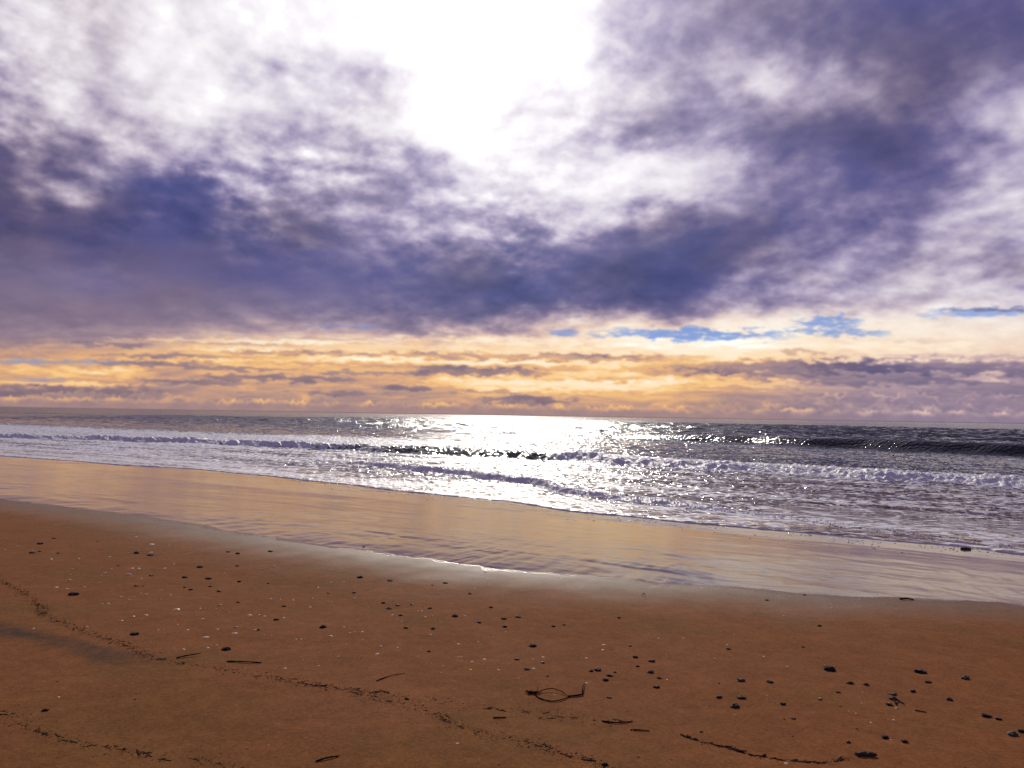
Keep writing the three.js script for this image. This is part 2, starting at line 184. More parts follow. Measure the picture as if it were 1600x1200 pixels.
const SHELLS = [[-4.66,10.3,8.1],[-4.03,9.53,5.7],[-4.0,9.23,5.5],[-4.19,8.76,10.7],[-4.33,9.11,8.3],[-4.26,9.13,5.6],[-4.99,11.06,10.0],[-5.24,9.65,6.0],[-5.48,9.5,6.0],[-4.28,8.02,3.0],[-4.44,8.64,5.4],[-3.62,7.81,3.8],[-3.55,7.79,3.3],[-3.5,8.0,3.9],[-3.32,7.81,2.4],[-3.31,7.57,3.2],[-3.6,7.65,2.8],[-3.72,7.63,3.3],[-3.58,7.5,2.8],[-3.92,8.01,3.5],[-2.8,7.23,3.0],[-2.32,7.77,3.2],[-2.23,7.76,3.6],[-2.1,7.75,3.1],[-1.86,7.46,4.3],[-2.03,8.46,4.3],[-1.96,8.77,3.5],[-2.28,7.02,5.8],[-2.21,7.06,3.7],[-2.15,7.02,2.9],[-2.62,6.82,4.1],[-2.25,6.57,5.5],[-2.19,6.38,5.7],[-2.07,6.5,5.0],[-2.19,6.01,3.3],[-2.23,5.92,3.6],[-2.36,6.22,6.4],[-2.37,6.49,3.1],[-2.59,6.44,2.7],[-2.74,6.6,2.8],[-1.43,6.42,5.6],[-1.63,6.29,2.6],[-1.67,6.28,2.6],[-2.27,6.76,2.8],[-1.97,6.99,2.4],[-3.75,6.29,3.7],[-3.4,6.42,4.5],[-2.65,4.72,2.8],[-3.26,9.09,3.2],[-2.88,9.68,6.7],[-6.11,10.16,3.3],[-6.49,10.46,4.7],[-6.43,10.11,4.6],[-5.54,11.74,7.1],[-4.92,10.25,3.7],[-4.76,11.08,4.6],[-4.97,9.86,6.1],[-4.91,8.93,3.9],[-4.75,8.61,3.8],[-4.48,8.81,3.8],[-4.53,9.05,3.3],[-4.6,8.31,6.3],[-4.52,7.94,5.1],[-4.38,7.88,6.0],[-4.25,8.26,4.1],[-3.97,8.58,3.1],[-4.59,12.69,5.9],[-2.69,7.4,5.7],[-2.66,7.24,2.6],[-3.82,11.47,3.3],[-2.4,6.77,2.0],[-1.89,6.37,1.9],[-1.95,6.38,1.9],[-1.4,5.93,1.4],[-1.24,5.84,1.7],[-1.32,5.58,2.0],[-1.53,5.48,3.6],[-1.94,7.89,2.3],[-1.72,7.73,2.6],[-1.99,6.61,1.9],[-2.81,6.4,2.0],[-2.77,6.41,2.0],[-3.67,7.29,4.5],[-3.72,7.28,3.2],[-2.5,7.13,2.1],[-2.38,5.85,3.6],[-0.39,6.33,4.3],[0.19,5.98,3.4],[-0.06,5.68,2.9],[0.19,5.73,3.3],[0.27,6.05,2.8],[0.01,5.83,2.0],[-0.17,5.93,3.7],[-0.26,5.86,3.0],[-0.35,5.98,2.4],[-0.24,6.42,3.6],[-1.06,7.25,3.3],[-0.85,7.47,2.5],[-0.81,7.48,2.1],[-0.75,7.22,3.7],[-0.6,7.05,2.4],[-0.4,7.34,2.9],[-0.94,7.76,3.0],[-0.56,7.84,2.6],[-0.69,7.28,2.0],[-0.94,7.02,2.4],[-1.3,6.57,3.8],[-1.21,6.61,3.0],[-1.16,6.36,1.5],[-0.98,6.15,4.6],[-0.85,6.16,2.5],[-0.97,5.94,5.1],[-0.46,5.71,2.9],[-0.26,5.66,2.3],[0.54,5.44,3.4],[0.57,5.47,2.2],[1.12,5.59,2.3],[0.6,6.06,2.8],[0.53,5.93,1.4],[0.75,6.3,3.9],[0.78,6.47,4.4],[1.0,6.5,3.3],[1.28,6.77,2.3],[1.22,6.91,2.4],[-0.26,4.27,2.3],[-0.02,6.79,1.9],[0.08,5.49,1.6],[-0.29,9.81,5.4],[0.63,9.57,3.2],[0.2,9.92,3.8],[-1.84,8.83,4.0],[-1.54,7.97,4.1],[-0.25,9.36,3.6],[-1.66,10.87,6.0],[-1.39,10.84,3.0],[-0.77,10.21,3.9],[-0.72,10.22,4.0],[-0.38,8.72,2.4],[-0.36,8.68,1.9],[-0.86,6.99,1.6],[-1.39,6.75,2.3],[-1.27,6.61,2.3],[-1.33,7.02,1.6],[-1.26,6.2,1.8],[-0.67,5.94,1.4],[-0.55,5.77,1.7],[-0.37,5.97,1.7],[-0.42,6.39,1.8],[-0.12,6.59,1.9],[-0.64,6.6,2.6],[-0.27,7.07,2.8],[-0.04,7.3,3.7],[-0.18,7.75,2.6],[-0.49,7.31,2.9],[-0.03,6.97,2.3],[-0.75,7.6,2.1],[-1.13,7.54,3.0],[0.08,5.97,1.7],[0.26,5.91,2.4],[0.15,5.73,1.6],[0.83,5.77,1.3],[0.69,5.56,1.6],[0.47,5.06,1.2],[0.73,5.35,1.2],[-0.46,5.56,1.3],[0.31,5.18,1.2],[0.09,5.28,1.5],[1.72,9.72,2.7],[1.76,9.41,2.6],[1.65,9.05,2.0],[1.91,9.7,2.2],[1.61,6.18,2.6],[1.76,6.2,1.5],[2.12,6.04,1.8],[1.83,6.64,2.7],[1.99,7.02,2.1],[2.44,5.48,1.7],[2.33,5.24,2.3],[2.52,5.16,3.6],[2.39,4.93,2.9],[2.22,4.87,2.5],[2.2,5.03,1.9],[1.46,4.18,2.6],[1.26,5.05,1.2],[1.41,4.92,2.1],[2.08,5.31,2.0],[2.51,5.25,3.7],[2.32,6.28,1.5],[2.21,4.6,1.8],[2.17,5.07,1.3],[1.91,4.99,1.2],[1.51,6.29,1.5],[1.5,6.81,2.4],[1.71,5.25,1.3],[2.03,6.32,1.9],[2.18,4.64,1.8],[2.26,9.49,2.7],[2.26,9.32,2.7],[2.4,9.38,2.7],[2.37,9.18,2.7],[2.63,9.48,2.7],[2.66,9.46,2.7],[2.88,9.58,2.8],[2.12,8.86,2.6],[2.23,9.01,2.6],[2.47,9.0,2.6],[3.06,9.0,2.7],[3.19,9.0,2.7],[3.5,8.63,2.6],[3.43,8.44,2.6],[3.49,8.45,2.6],[3.8,8.88,2.7],[3.78,8.66,2.6],[3.97,8.98,2.7],[3.91,8.57,2.6],[4.18,9.12,2.8],[4.38,9.1,2.8],[4.13,8.56,2.7],[4.35,8.6,2.7],[4.71,9.11,2.9],[2.75,7.94,2.4],[2.51,9.45,2.7],[2.86,9.29,2.7],[2.73,9.55,2.8],[2.31,9.16,2.6]];
const TAN_SHELLS = [[-2.98,7.14,8.6],[-3.21,6.8,6.3],[-3.14,6.89,5.1],[-3.24,6.66,5.0],[-3.26,6.65,2.9]];
const STRAND_MAIN = [[-5.61,8.35],[-5.2,8.13],[-4.68,7.65],[-4.16,7.07],[-3.93,6.75],[-3.62,6.49],[-3.27,6.23],[-2.81,5.91],[-2.54,5.63],[-2.32,5.54],[-2.11,5.46],[-1.88,5.41],[-1.58,5.28],[-1.2,5.14],[-1.01,5.08],[-0.75,4.9],[-0.55,4.82],[-0.38,4.66],[-0.26,4.51],[-0.11,4.41],[0.17,4.3],[0.27,4.19],[0.45,4.07],[0.54,3.96]];
const STRAND_SIDE = [[-1.01,5.1],[-0.69,4.99],[-0.36,4.93],[-0.12,4.88],[0.03,4.86],[0.26,4.77],[0.75,4.7]];
const STRAND_LOW = [[-3.06,4.65],[-2.68,4.35],[-2.44,4.18],[-2.22,4.08],[-2.06,4.03],[-1.84,3.97],[-1.7,3.93],[-1.51,3.93],[-1.37,3.89],[-1.26,3.84]];
const STRAND_THIN = [[1.0,4.55],[1.08,4.45],[1.22,4.37],[1.34,4.26],[1.48,4.23],[1.68,4.21],[1.86,4.31]];

// ------------------------------------------------------------------ shore coordinates
// t: metres seaward of the camera across the shore; s: metres along it (negative to the left, away from the camera)
const SH = Math.sin(33 * Math.PI / 180), CH = Math.cos(33 * Math.PI / 180);
const toS = (x, f) => CH * x - SH * f, toT = (x, f) => SH * x + CH * f;
const toX = (s, t) => CH * s + SH * t, toF = (s, t) => -SH * s + CH * t;
const wetLine = table([[-60, 8.0], [-18.2, 8.16], [-12.9, 8.44], [-10, 8.21], [-7.4, 8.27], [-5.7, 8.3], [-4.2, 8.77], [-2.5, 9.37], [0, 10.7], [4, 11.6], [30, 12]]);
const swashLine = table([[-120, 17.2], [-49, 17.5], [-42.2, 18.87], [-33.4, 19.2], [-28.5, 20], [-24, 19.7], [-19.3, 19.14], [-15.9, 18.5], [-12.1, 18.2], [-9.3, 17.3], [-6.6, 17.2], [-4.4, 17.19], [-2.5, 17.18], [-0.9, 17.35], [0, 17.04], [0.9, 16.78], [6, 16.6], [14, 17.2], [40, 17.6]]);
const wetEdge = (s) => wetLine(s) + 0.12 * fbm(nA, s * 0.7, 2.2, 3) ;
const swashEdge = (s) => swashLine(s) + 0.10 * fbm(nB, s * 0.5, 8.8, 4) + 0.03 * nC(s * 3.1, 4);
function sandBase(t) { return t < 9 ? 0.5 + (9 - t) * 0.04 : t < 16 ? 0.5 - (t - 9) * 0.05 : t < 24 ? 0.15 - (t - 16) * 0.02 : Math.max(-0.01 - (t - 24) * 0.05, -1.6); }
// scour round the larger stones is added from this list: x, f, radius, depth
const scours = [];
function sandHeight(s, t) {
  let y = sandBase(t);
  const fade = 1 - sstep(40, 120, Math.abs(s) + Math.abs(t));
  y += fade * (0.012 * fbm(nA, s * 0.16, t * 0.22, 3) + 0.0022 * fbm(nB, s * 1.3 + 0.5 * t, t * 1.7, 3));
  // backwash rills: long low ridges that run down the beach at a slant
  const e = t - wetEdge(s), zone = sstep(-1.6, 0.2, e) * (1 - sstep(1.2, 4.5, e)), film = sstep(0.2, 1.5, e) * (1 - sstep(6, 8, e));
  if ((zone > 0 || film > 0) && fade > 0) {
    const c = s + 0.16 * (t - 9) + 0.12 * nC(s * 0.6, t * 0.5);
    y += fade * zone * (0.0026 * nB(c * 2.4, t * 0.22) + 0.0024 * nA(c * 6.2, t * 0.30)) * (0.65 + 0.6 * nC(s * 0.5, t * 0.25 + 9));
    y += fade * film * (0.0016 * nA(s * 0.22, t * 1.3 + 0.1 * s) + 0.0009 * nC(s * 0.5, t * 3.6));
  }
  // tiny step where the last wave stopped
  const sw = t + 0.25 * fbm(nC, s * 0.35, 1, 3);
  y += fade * 0.006 * (1 - sstep(3.55, 3.75, sw - 0.28 * (s + 4))) ;
  return y;
}
const groundY = (x, f) => { const s = toS(x, f), t = toT(x, f); let y = sandHeight(s, t); for (const q of scours) { const d = Math.hypot(x - q[0], f - q[1]) / q[2]; if (d < 3) y -= q[3] * Math.exp(-d * d * 0.9); } return y; };

// axis with spacing d0 + k|x| out to a, then growing by a factor out to b
function axis(from, to, step) { const out = [from]; let x = from; while (x < to) { x += step(x); out.push(Math.min(x, to)); } return out; }
function sheet(sAxis, tAxis, height, extra) {
  const n = sAxis.length, m = tAxis.length, pos = new Float32Array(n * m * 3), uv = new Float32Array(n * m * 2), uv1 = new Float32Array(n * m * 2), idx = new Uint32Array((n - 1) * (m - 1) * 6);
  for (let j = 0, k = 0; j < m; j++) for (let i = 0; i < n; i++, k++) {
    const s = sAxis[i], t = tAxis[j];
    pos[k * 3] = toX(s, t); pos[k * 3 + 1] = height(s, t, i, j); pos[k * 3 + 2] = -toF(s, t);
    uv[k * 2] = s; uv[k * 2 + 1] = t;
    uv1[k * 2] = (i + 0.5) / n; uv1[k * 2 + 1] = (j + 0.5) / m;
    if (extra) extra(k, s, t);
  }
  for (let j = 0, o = 0; j < m - 1; j++) for (let i = 0; i < n - 1; i++) { const a = j * n + i; idx[o++] = a; idx[o++] = a + 1; idx[o++] = a + n; idx[o++] = a + 1; idx[o++] = a + n + 1; idx[o++] = a + n; }
  const g = new THREE.BufferGeometry();
  g.setAttribute('position', new THREE.BufferAttribute(pos, 3));
  g.setAttribute('uv', new THREE.BufferAttribute(uv, 2));
  g.setAttribute('uv1', new THREE.BufferAttribute(uv1, 2));
  g.setIndex(new THREE.BufferAttribute(idx, 1));
  g.computeVertexNormals();
  return g;
}
function dataTex(w, h, fill, { srgb = false, repeat = null, channel = 0 } = {}) {
  const d = new Uint8Array(w * h * 4), c = [0, 0, 0];
  for (let j = 0; j < h; j++) for (let i = 0; i < w; i++) { fill(i, j, c); const o = (j * w + i) * 4; for (let k = 0; k < 3; k++) d[o + k] = clamp(Math.round(c[k] * 255), 0, 255); d[o + 3] = c.length > 3 ? clamp(Math.round(c[3] * 255), 0, 255) : 255; }
  const t = new THREE.DataTexture(d, w, h, THREE.RGBAFormat, THREE.UnsignedByteType);
  t.magFilter = THREE.LinearFilter; t.minFilter = THREE.LinearFilter;
  t.wrapS = t.wrapT = repeat ? THREE.RepeatWrapping : THREE.ClampToEdgeWrapping;
  if (repeat) t.repeat.set(repeat[0], repeat[1]);
  if (srgb) t.colorSpace = THREE.SRGBColorSpace;
  t.channel = channel; t.needsUpdate = true;
  return t;
}
const enc = (l) => l <= 0.0031308 ? l * 12.92 : 1.055 * Math.pow(l, 1 / 2.4) - 0.055;   // linear -> sRGB 0..1
function tag(o, label, category, group, kind) { if (label) o.userData.label = label; if (category) o.userData.category = category; if (group) o.userData.group = group; if (kind) o.userData.kind = kind; return o; }
const taken = {};
function numbered(name) { const n = taken[name] = (taken[name] ?? -1) + 1; return n ? `${name}_${String(n).padStart(3, '0')}` : name; }
function add(o, name) { o.name = numbered(name); o.traverse((m) => { if (m.isMesh) m.castShadow = m.receiveShadow = true; }); scene.add(o); return o; }
function part(geometry, material, name, parent) { const m = new THREE.Mesh(geometry, material); m.name = name; parent.add(m); return m; }

// the larger stones scour the sand round them
for (const [x, f, w] of PEBBLES) if (w > 4.6) scours.push([x, f, w * 0.011, w * 0.0009]);

// ------------------------------------------------------------------ sand
{
  const sAxis = axis(-3000, 3000, (x) => { const d = x < -1 ? -1 - x : x > 3 ? x - 3 : 0; return 0.052 + 0.012 * Math.max(0, d - 6) + (d > 60 ? 0.06 * (d - 60) : 0); });
  const tAxis = axis(-900, 60, (t) => t < 1 ? Math.max(0.06, 0.12 * (1 - t)) : t < 12 ? 0.05 : t < 22 ? 0.08 : 0.08 + 0.2 * (t - 22));
  const n = sAxis.length, m = tAxis.length, col = new Float32Array(n * m * 3);
  const g = sheet(sAxis, tAxis, (s, t) => sandHeight(s, t), (k, s, t) => {
    const e = t - wetEdge(s);
    // damp brown sand, redder and more olive drifts, a darker mineral streak, soaked sand below the wet line
    const big = fbm(nA, s * 0.35 + 4, t * 0.45, 3), mid = fbm(nB, s * 1.1, t * 1.6 + 7, 4), fine = fbm(nC, s * 6, t * 7, 3);
    const olive = sstep(0.05, 0.5, big + 0.35 * mid + 0.35 * (1 - sstep(2.2, 4.6, t - 0.28 * (s + 4))));
    let r = lerp(0.430, 0.365, olive), gg = lerp(0.161, 0.151, olive), b = lerp(0.049, 0.042, olive);
    const v = 1 + 0.10 * mid + 0.06 * fine + 0.06 * big;
    const ms = s + 6.3, mt = t - 3.1 - 0.12 * ms + 0.12 * mid, mineral = (1 - sstep(0.5, 1.6, Math.abs(ms))) * (1 - sstep(0.05, 0.24, Math.abs(mt) - 0.05 * mid)) * (0.55 + 0.45 * sstep(-0.4, 0.3, fine + mid));
    r = lerp(r, 0.075, 0.85 * mineral); gg = lerp(gg, 0.062, 0.85 * mineral); b = lerp(b, 0.045, 0.85 * mineral);
    const wet = sstep(-1.4, 0.2, e + 0.5 * mid);
    r = lerp(r, 0.270, wet); gg = lerp(gg, 0.132, wet); b = lerp(b, 0.056, wet);
    col[k * 3] = r * v; col[k * 3 + 1] = gg * v; col[k * 3 + 2] = b * v;
  });
  // scour hollows
  const P = g.attributes.position;
  const find = (ax, v) => { let a = 0, b = ax.length - 1; while (b - a > 1) { const c = (a + b) >> 1; if (ax[c] <= v) a = c; else b = c; } return a; };
  for (const [x, f, r, d] of scours) {
    const s = toS(x, f), t = toT(x, f), R = r * 3.2;
    for (let j = find(tAxis, t - R); j <= find(tAxis, t + R) + 1; j++) for (let i = find(sAxis, s - R); i <= find(sAxis, s + R) + 1; i++) { const q = Math.hypot(sAxis[i] - s, tAxis[j] - t) / r; if (q < 3) { const k = j * n + i; P.setY(k, P.getY(k) - d * Math.exp(-q * q * 0.9)); } }
  }
  g.computeVertexNormals();
  g.setAttribute('color', new THREE.BufferAttribute(col, 3));
  // grain: periodic noise tile 0.9 m wide, from random grains smoothed at three sizes
  const T = 1024, r0 = rng(77), base = [];
  const level = (n) => { const a = new Float32Array(n * n); for (let i = 0; i < a.length; i++) a[i] = r0(); return (x, y) => { x *= n / T; y *= n / T; const ix = Math.floor(x), iy = Math.floor(y), fx = x - ix, fy = y - iy; const g2 = (p, q) => a[((q % n) + n) % n * n + ((p % n) + n) % n]; return lerp(lerp(g2(ix, iy), g2(ix + 1, iy), fx), lerp(g2(ix, iy + 1), g2(ix + 1, iy + 1), fx), fy); }; };
  const l1 = level(1024), l2 = level(384), l3 = level(110), l4 = level(24);
  const speck = new Float32Array(T * T);
  for (let k = 0; k < 1500; k++) { const x = Math.floor(r0() * T), y = Math.floor(r0() * T), v = r0() < 0.7 ? -0.5 - 0.3 * r0() : 0.35 + 0.5 * r0(), q = r0() < 0.25 ? 2 : 1; for (let a = 0; a < q; a++) for (let b = 0; b < q; b++) speck[((y + b) % T) * T + (x + a) % T] = v; }
  const grain = dataTex(T, T, (i, j, c) => { const v = 0.80 + 0.13 * (l1(i, j) - 0.5) + 0.17 * (l2(i, j) - 0.5) + 0.12 * (l3(i, j) - 0.5) + 0.08 * (l4(i, j) - 0.5) + 0.42 * speck[j * T + i]; c[0] = v; c[1] = v; c[2] = v; }, { srgb: true, repeat: [1 / 1.7, 1 / 1.7] });
  const relief = dataTex(T, T, (i, j, c) => { c[0] = c[1] = c[2] = 0.15 * l1(i, j) + 0.3 * l2(i, j) + 0.3 * l3(i, j) + 0.25 * l4(i, j); }, { repeat: [1 / 1.37, 1 / 1.37] });
  // how shiny: a film of water seaward of the wet line, drained matt sand above it
  const rough = dataTex(2048, 2048, (i, j, c) => {
    const a = (i + 0.5) / 2048 * n - 0.5, b = (j + 0.5) / 2048 * m - 0.5, ia = clamp(Math.floor(a), 0, n - 2), jb = clamp(Math.floor(b), 0, m - 2);
    const s = lerp(sAxis[ia], sAxis[ia + 1], a - ia), t = lerp(tAxis[jb], tAxis[jb + 1], b - jb);
    const e = t - wetEdge(s) + 0.10 * fbm(nB, s * 1.3, t * 2, 2) + 0.10 * nB((s + 0.16 * (t - 9)) * 2.1, t * 0.3);
    const p = s * 0.86 + t * 0.51, q = -s * 0.51 + t * 0.86;
    const streak = fbm(nC, p * 0.35, q * 3.2, 3), patch = fbm(nA, s * 0.5, t * 0.8, 3);
    let v;
    if (e < 0) v = lerp(0.62, 0.95, Math.pow(clamp(-e / 2.4), 0.8));
    else v = lerp(0.62, 0.08, sstep(0, 0.04, e)) + 0.05 * sstep(0.05, 0.5, streak) * (1 - sstep(4, 7, e)) + 0.02 * sstep(0.1, 0.5, patch);
    v += 0.05 * patch * (e < 0 ? 1 : 0);
    c[0] = c[1] = c[2] = v; c[3] = e < 0 ? lerp(0.2, 0.95, sstep(-1.7, -0.25, e)) * (1 - 0.35 * sstep(-0.12, 0, e)) : lerp(0.62, 1, sstep(0.03, 0.3, e));
  }, { channel: 1 });
  const common = { color: 0xffffff, vertexColors: true, map: grain, roughness: 1, roughnessMap: rough, specularIntensityMap: rough, ior: 1.36 };
  const drained = new THREE.MeshPhysicalMaterial({ ...common, bumpMap: relief, bumpScale: 0.0035 }), soaked = new THREE.MeshPhysicalMaterial({ ...common, bumpMap: relief, bumpScale: 0.0003 });
  drained.name = 'drained_sand'; soaked.name = 'soaked_sand';
  // the film of water levels the grain: faces seaward of the wet line use the smooth version
  const ix = g.index.array, dry = [], wetF = [];
  for (let q = 0; q < ix.length; q += 6) { const k = ix[q], s = sAxis[k % n], t = tAxis[Math.floor(k / n)], into = t > wetEdge(s) + 0.1 ? wetF : dry; for (let p = 0; p < 6; p++) into.push(ix[q + p]); }
  const order = new Uint32Array(ix.length); order.set(dry); order.set(wetF, dry.length); g.setIndex(new THREE.BufferAttribute(order, 1));
  g.addGroup(0, dry.length, 0); g.addGroup(dry.length, wetF.length, 1);
  const mat = [drained, soaked];
  tag(add(new THREE.Mesh(g, mat), 'sand_beach'), 'brown sandy beach with a wet shining strip by the water', 'beach', null, 'structure');
}

// ------------------------------------------------------------------ sea
const W2 = table([[-200, 26], [-69.3, 31], [-60.5, 34.4], [-49.2, 36.1], [-37.5, 37.1], [-29, 37.55], [-23, 37.5], [-14.1, 36.7], [-9.1, 36.9], [-4.5, 36.2], [0, 35.8], [12, 35], [60, 34]]);
const W2h = table([[-200, 0.3], [-70, 0.3], [-50, 0.34], [-38, 0.36], [-29, 0.42], [-23, 0.44], [-18, 0.34], [-14, 0.26], [-9, 0.25], [-4, 0.28], [2, 0.30], [30, 0.3]]);
const W2b = table([[-200, 1], [-42, 1], [-35, 0.55], [-29, 0.1], [-25, 0.06], [-23, 0.35], [-21.5, 1], [60, 1]]);   // broken into whitewater
const W1 = table([[-300, 88], [-80, 86], [-65, 85.5], [-52, 82], [-44, 84], [-33, 82], [-25, 81], [-15, 76], [-6.7, 74], [0, 71.5], [15, 69], [80, 66]]);
const W1h = table([[-300, 0.1], [-95, 0.1], [-78, 0.2], [-55, 0.40], [-42, 0.42], [-36, 0.45], [-31, 0.66], [-26, 0.78], [-15, 0.86], [-6, 0.9], [0, 0.95], [20, 0.95], [60, 0.5], [120, 0.2]]);
const W3 = table([[-60, 29], [-26.4, 27.5], [-20.1, 26], [-15.8, 24.3], [-11.6, 21.5], [-7.7, 20.1], [-4.75, 19.45], [-3.15, 18.55], [-1.45, 18.0], [-0.4, 17.55], [4, 17.1], [30, 17.6]]);
const W3h = table([[-60, 0], [-30, 0], [-26, 0.12], [-20, 0.19], [-14, 0.20], [-9, 0.16], [-5, 0.10], [-3, 0.06], [0, 0.04], [8, 0.03], [30, 0]]);
function crest(d, w, L) { if (d <= 0) return 0; if (d < w) { const q = d / w; return q * q * (3 - 2 * q); } return Math.exp(-(d - w) / L) ; }
const wob2 = (s) => 0.6 * nA(s * 0.16, 31) + 0.34 * nB(s * 0.6, 5) + 0.12 * nC(s * 2.3, 6);
const wob3 = (s) => 0.22 * nA(s * 0.4, 61) + 0.09 * nB(s * 1.7, 15) + 0.04 * nC(s * 5, 9);
function seaHeight(s, t, i, j, ds, dt) {
  const keep = (len) => 1 - sstep(0.22 * len, 0.5 * len, Math.max(ds, dt));       // leave out what the mesh cannot carry
  let y = 0;
  const b2 = W2b(s), d2 = t - W2(s) - wob2(s) + 0.7 * b2 * fbm(nB, s * 0.9, t * 1.0, 4, 0.6), H2 = W2h(s) * (1 + b2 * (0.22 * nA(s * 0.3, 9.3) + 0.12 * nC(s * 1.4, 2)));
  y += H2 * crest(d2, lerp(1.6, 1.0 + sstep(-34, -12, s), b2), 3.4);
  const d1 = t - W1(s) - 1.2 * nA(s * 0.05, 77);
  y += W1h(s) * crest(d1, 2.1, 6);
  const d3 = t - W3(s) - wob3(s), H3 = W3h(s);
  y += H3 * crest(d3, 0.34, 1.7);
  const dF = t - 164 - 6 * nA(s * 0.012, 91) ; y += 0.55 * (0.5 + 0.5 * nB(s * 0.018 + 3, 4)) * crest(dF, 7, 13);
  if (t > 95) { const far = sstep(95, 150, t) * keep(30); if (far > 0) y += far * (0.20 * Math.sin((t + 14 * nA(s * 0.01, t * 0.008)) * 2 * Math.PI / 46) * (0.6 + 0.5 * nC(s * 0.015, t * 0.02)) + 0.12 * nB(s * 0.03, t * 0.09)); }
  // chop
  const shelf = sstep(0.1, 4, t - swashEdge(s)) * (1 - 0.75 * sstep(-0.5, 0.3, d1) * (1 - sstep(2.2, 4, d1))) * (1 - 0.7 * (1 - b2) * sstep(-0.4, 0.2, d2) * (1 - sstep(1.8, 3, d2)));
  const a = shelf * (t < 37 ? 0.028 : 0.036 + 0.03 * sstep(60, 120, t));
  const k1 = keep(1.6), k2 = keep(0.55), k3 = keep(0.2), k0 = keep(5);
  if (k0 > 0) y += k0 * (a * 1.3 + 0.23 * sstep(60, 120, t)) * nA(s * 0.17, t * 0.34);
  const k00 = keep(12); if (k00 > 0 && t > 80) y += k00 * 0.42 * sstep(85, 150, t) * (1 - 1.6 * Math.abs(nC(s * 0.06, t * 0.13)));
  if (k1 > 0) y += k1 * a * 1.15 * (1 - 1.7 * Math.abs(nB(s * 0.62 + 0.3 * nA(s, t), t * 1.05)));
  if (k2 > 0) y += k2 * a * 0.5 * (1 - 1.8 * Math.abs(nC(s * 1.7, t * 2.5)));
  if (k3 > 0) y += k3 * a * 0.14 * nA(s * 5.2, t * 7);
  // tumbling whitewater
  const turb2 = b2 * sstep(-0.1, 0.25, d2) * (1 - sstep(2.5, 9, d2)), turb3 = clamp(H3 / 0.15) * sstep(-0.05, 0.12, d3) * (1 - sstep(0.7, 2.2, d3));
  if (turb2 > 0.01) y += turb2 * (0.10 * (billow(nB, s * 2.1, t * 2.0, 3) - 0.3) + 0.05 * nA(s * 4.2, t * 3.4) * k2 + 0.06 * nC(s * 8, t * 7) * k3);
  if (turb3 > 0.01) y += turb3 * (0.05 * (billow(nC, s * 2.6, t * 2.4, 3) - 0.25) + 0.034 * nB(s * 6, t * 6) + 0.014 * nA(s * 14, t * 12));
  // run-up: a thin sheet on the sand that ends in a rounded lip
  const e = t - swashEdge(s);
  const bed = sandBase(t);
  if (e < 0) return bed - 0.06 + 0.0 * e;
  const film = 0.030 * (1 - Math.exp(-e / 0.05)) + 0.012 * sstep(0.2, 2, e) + (e < 3 ? 0.006 * nB(s * 4, t * 5) * sstep(0.05, 0.3, e) : 0);
  return Math.max(y, bed + film);
}
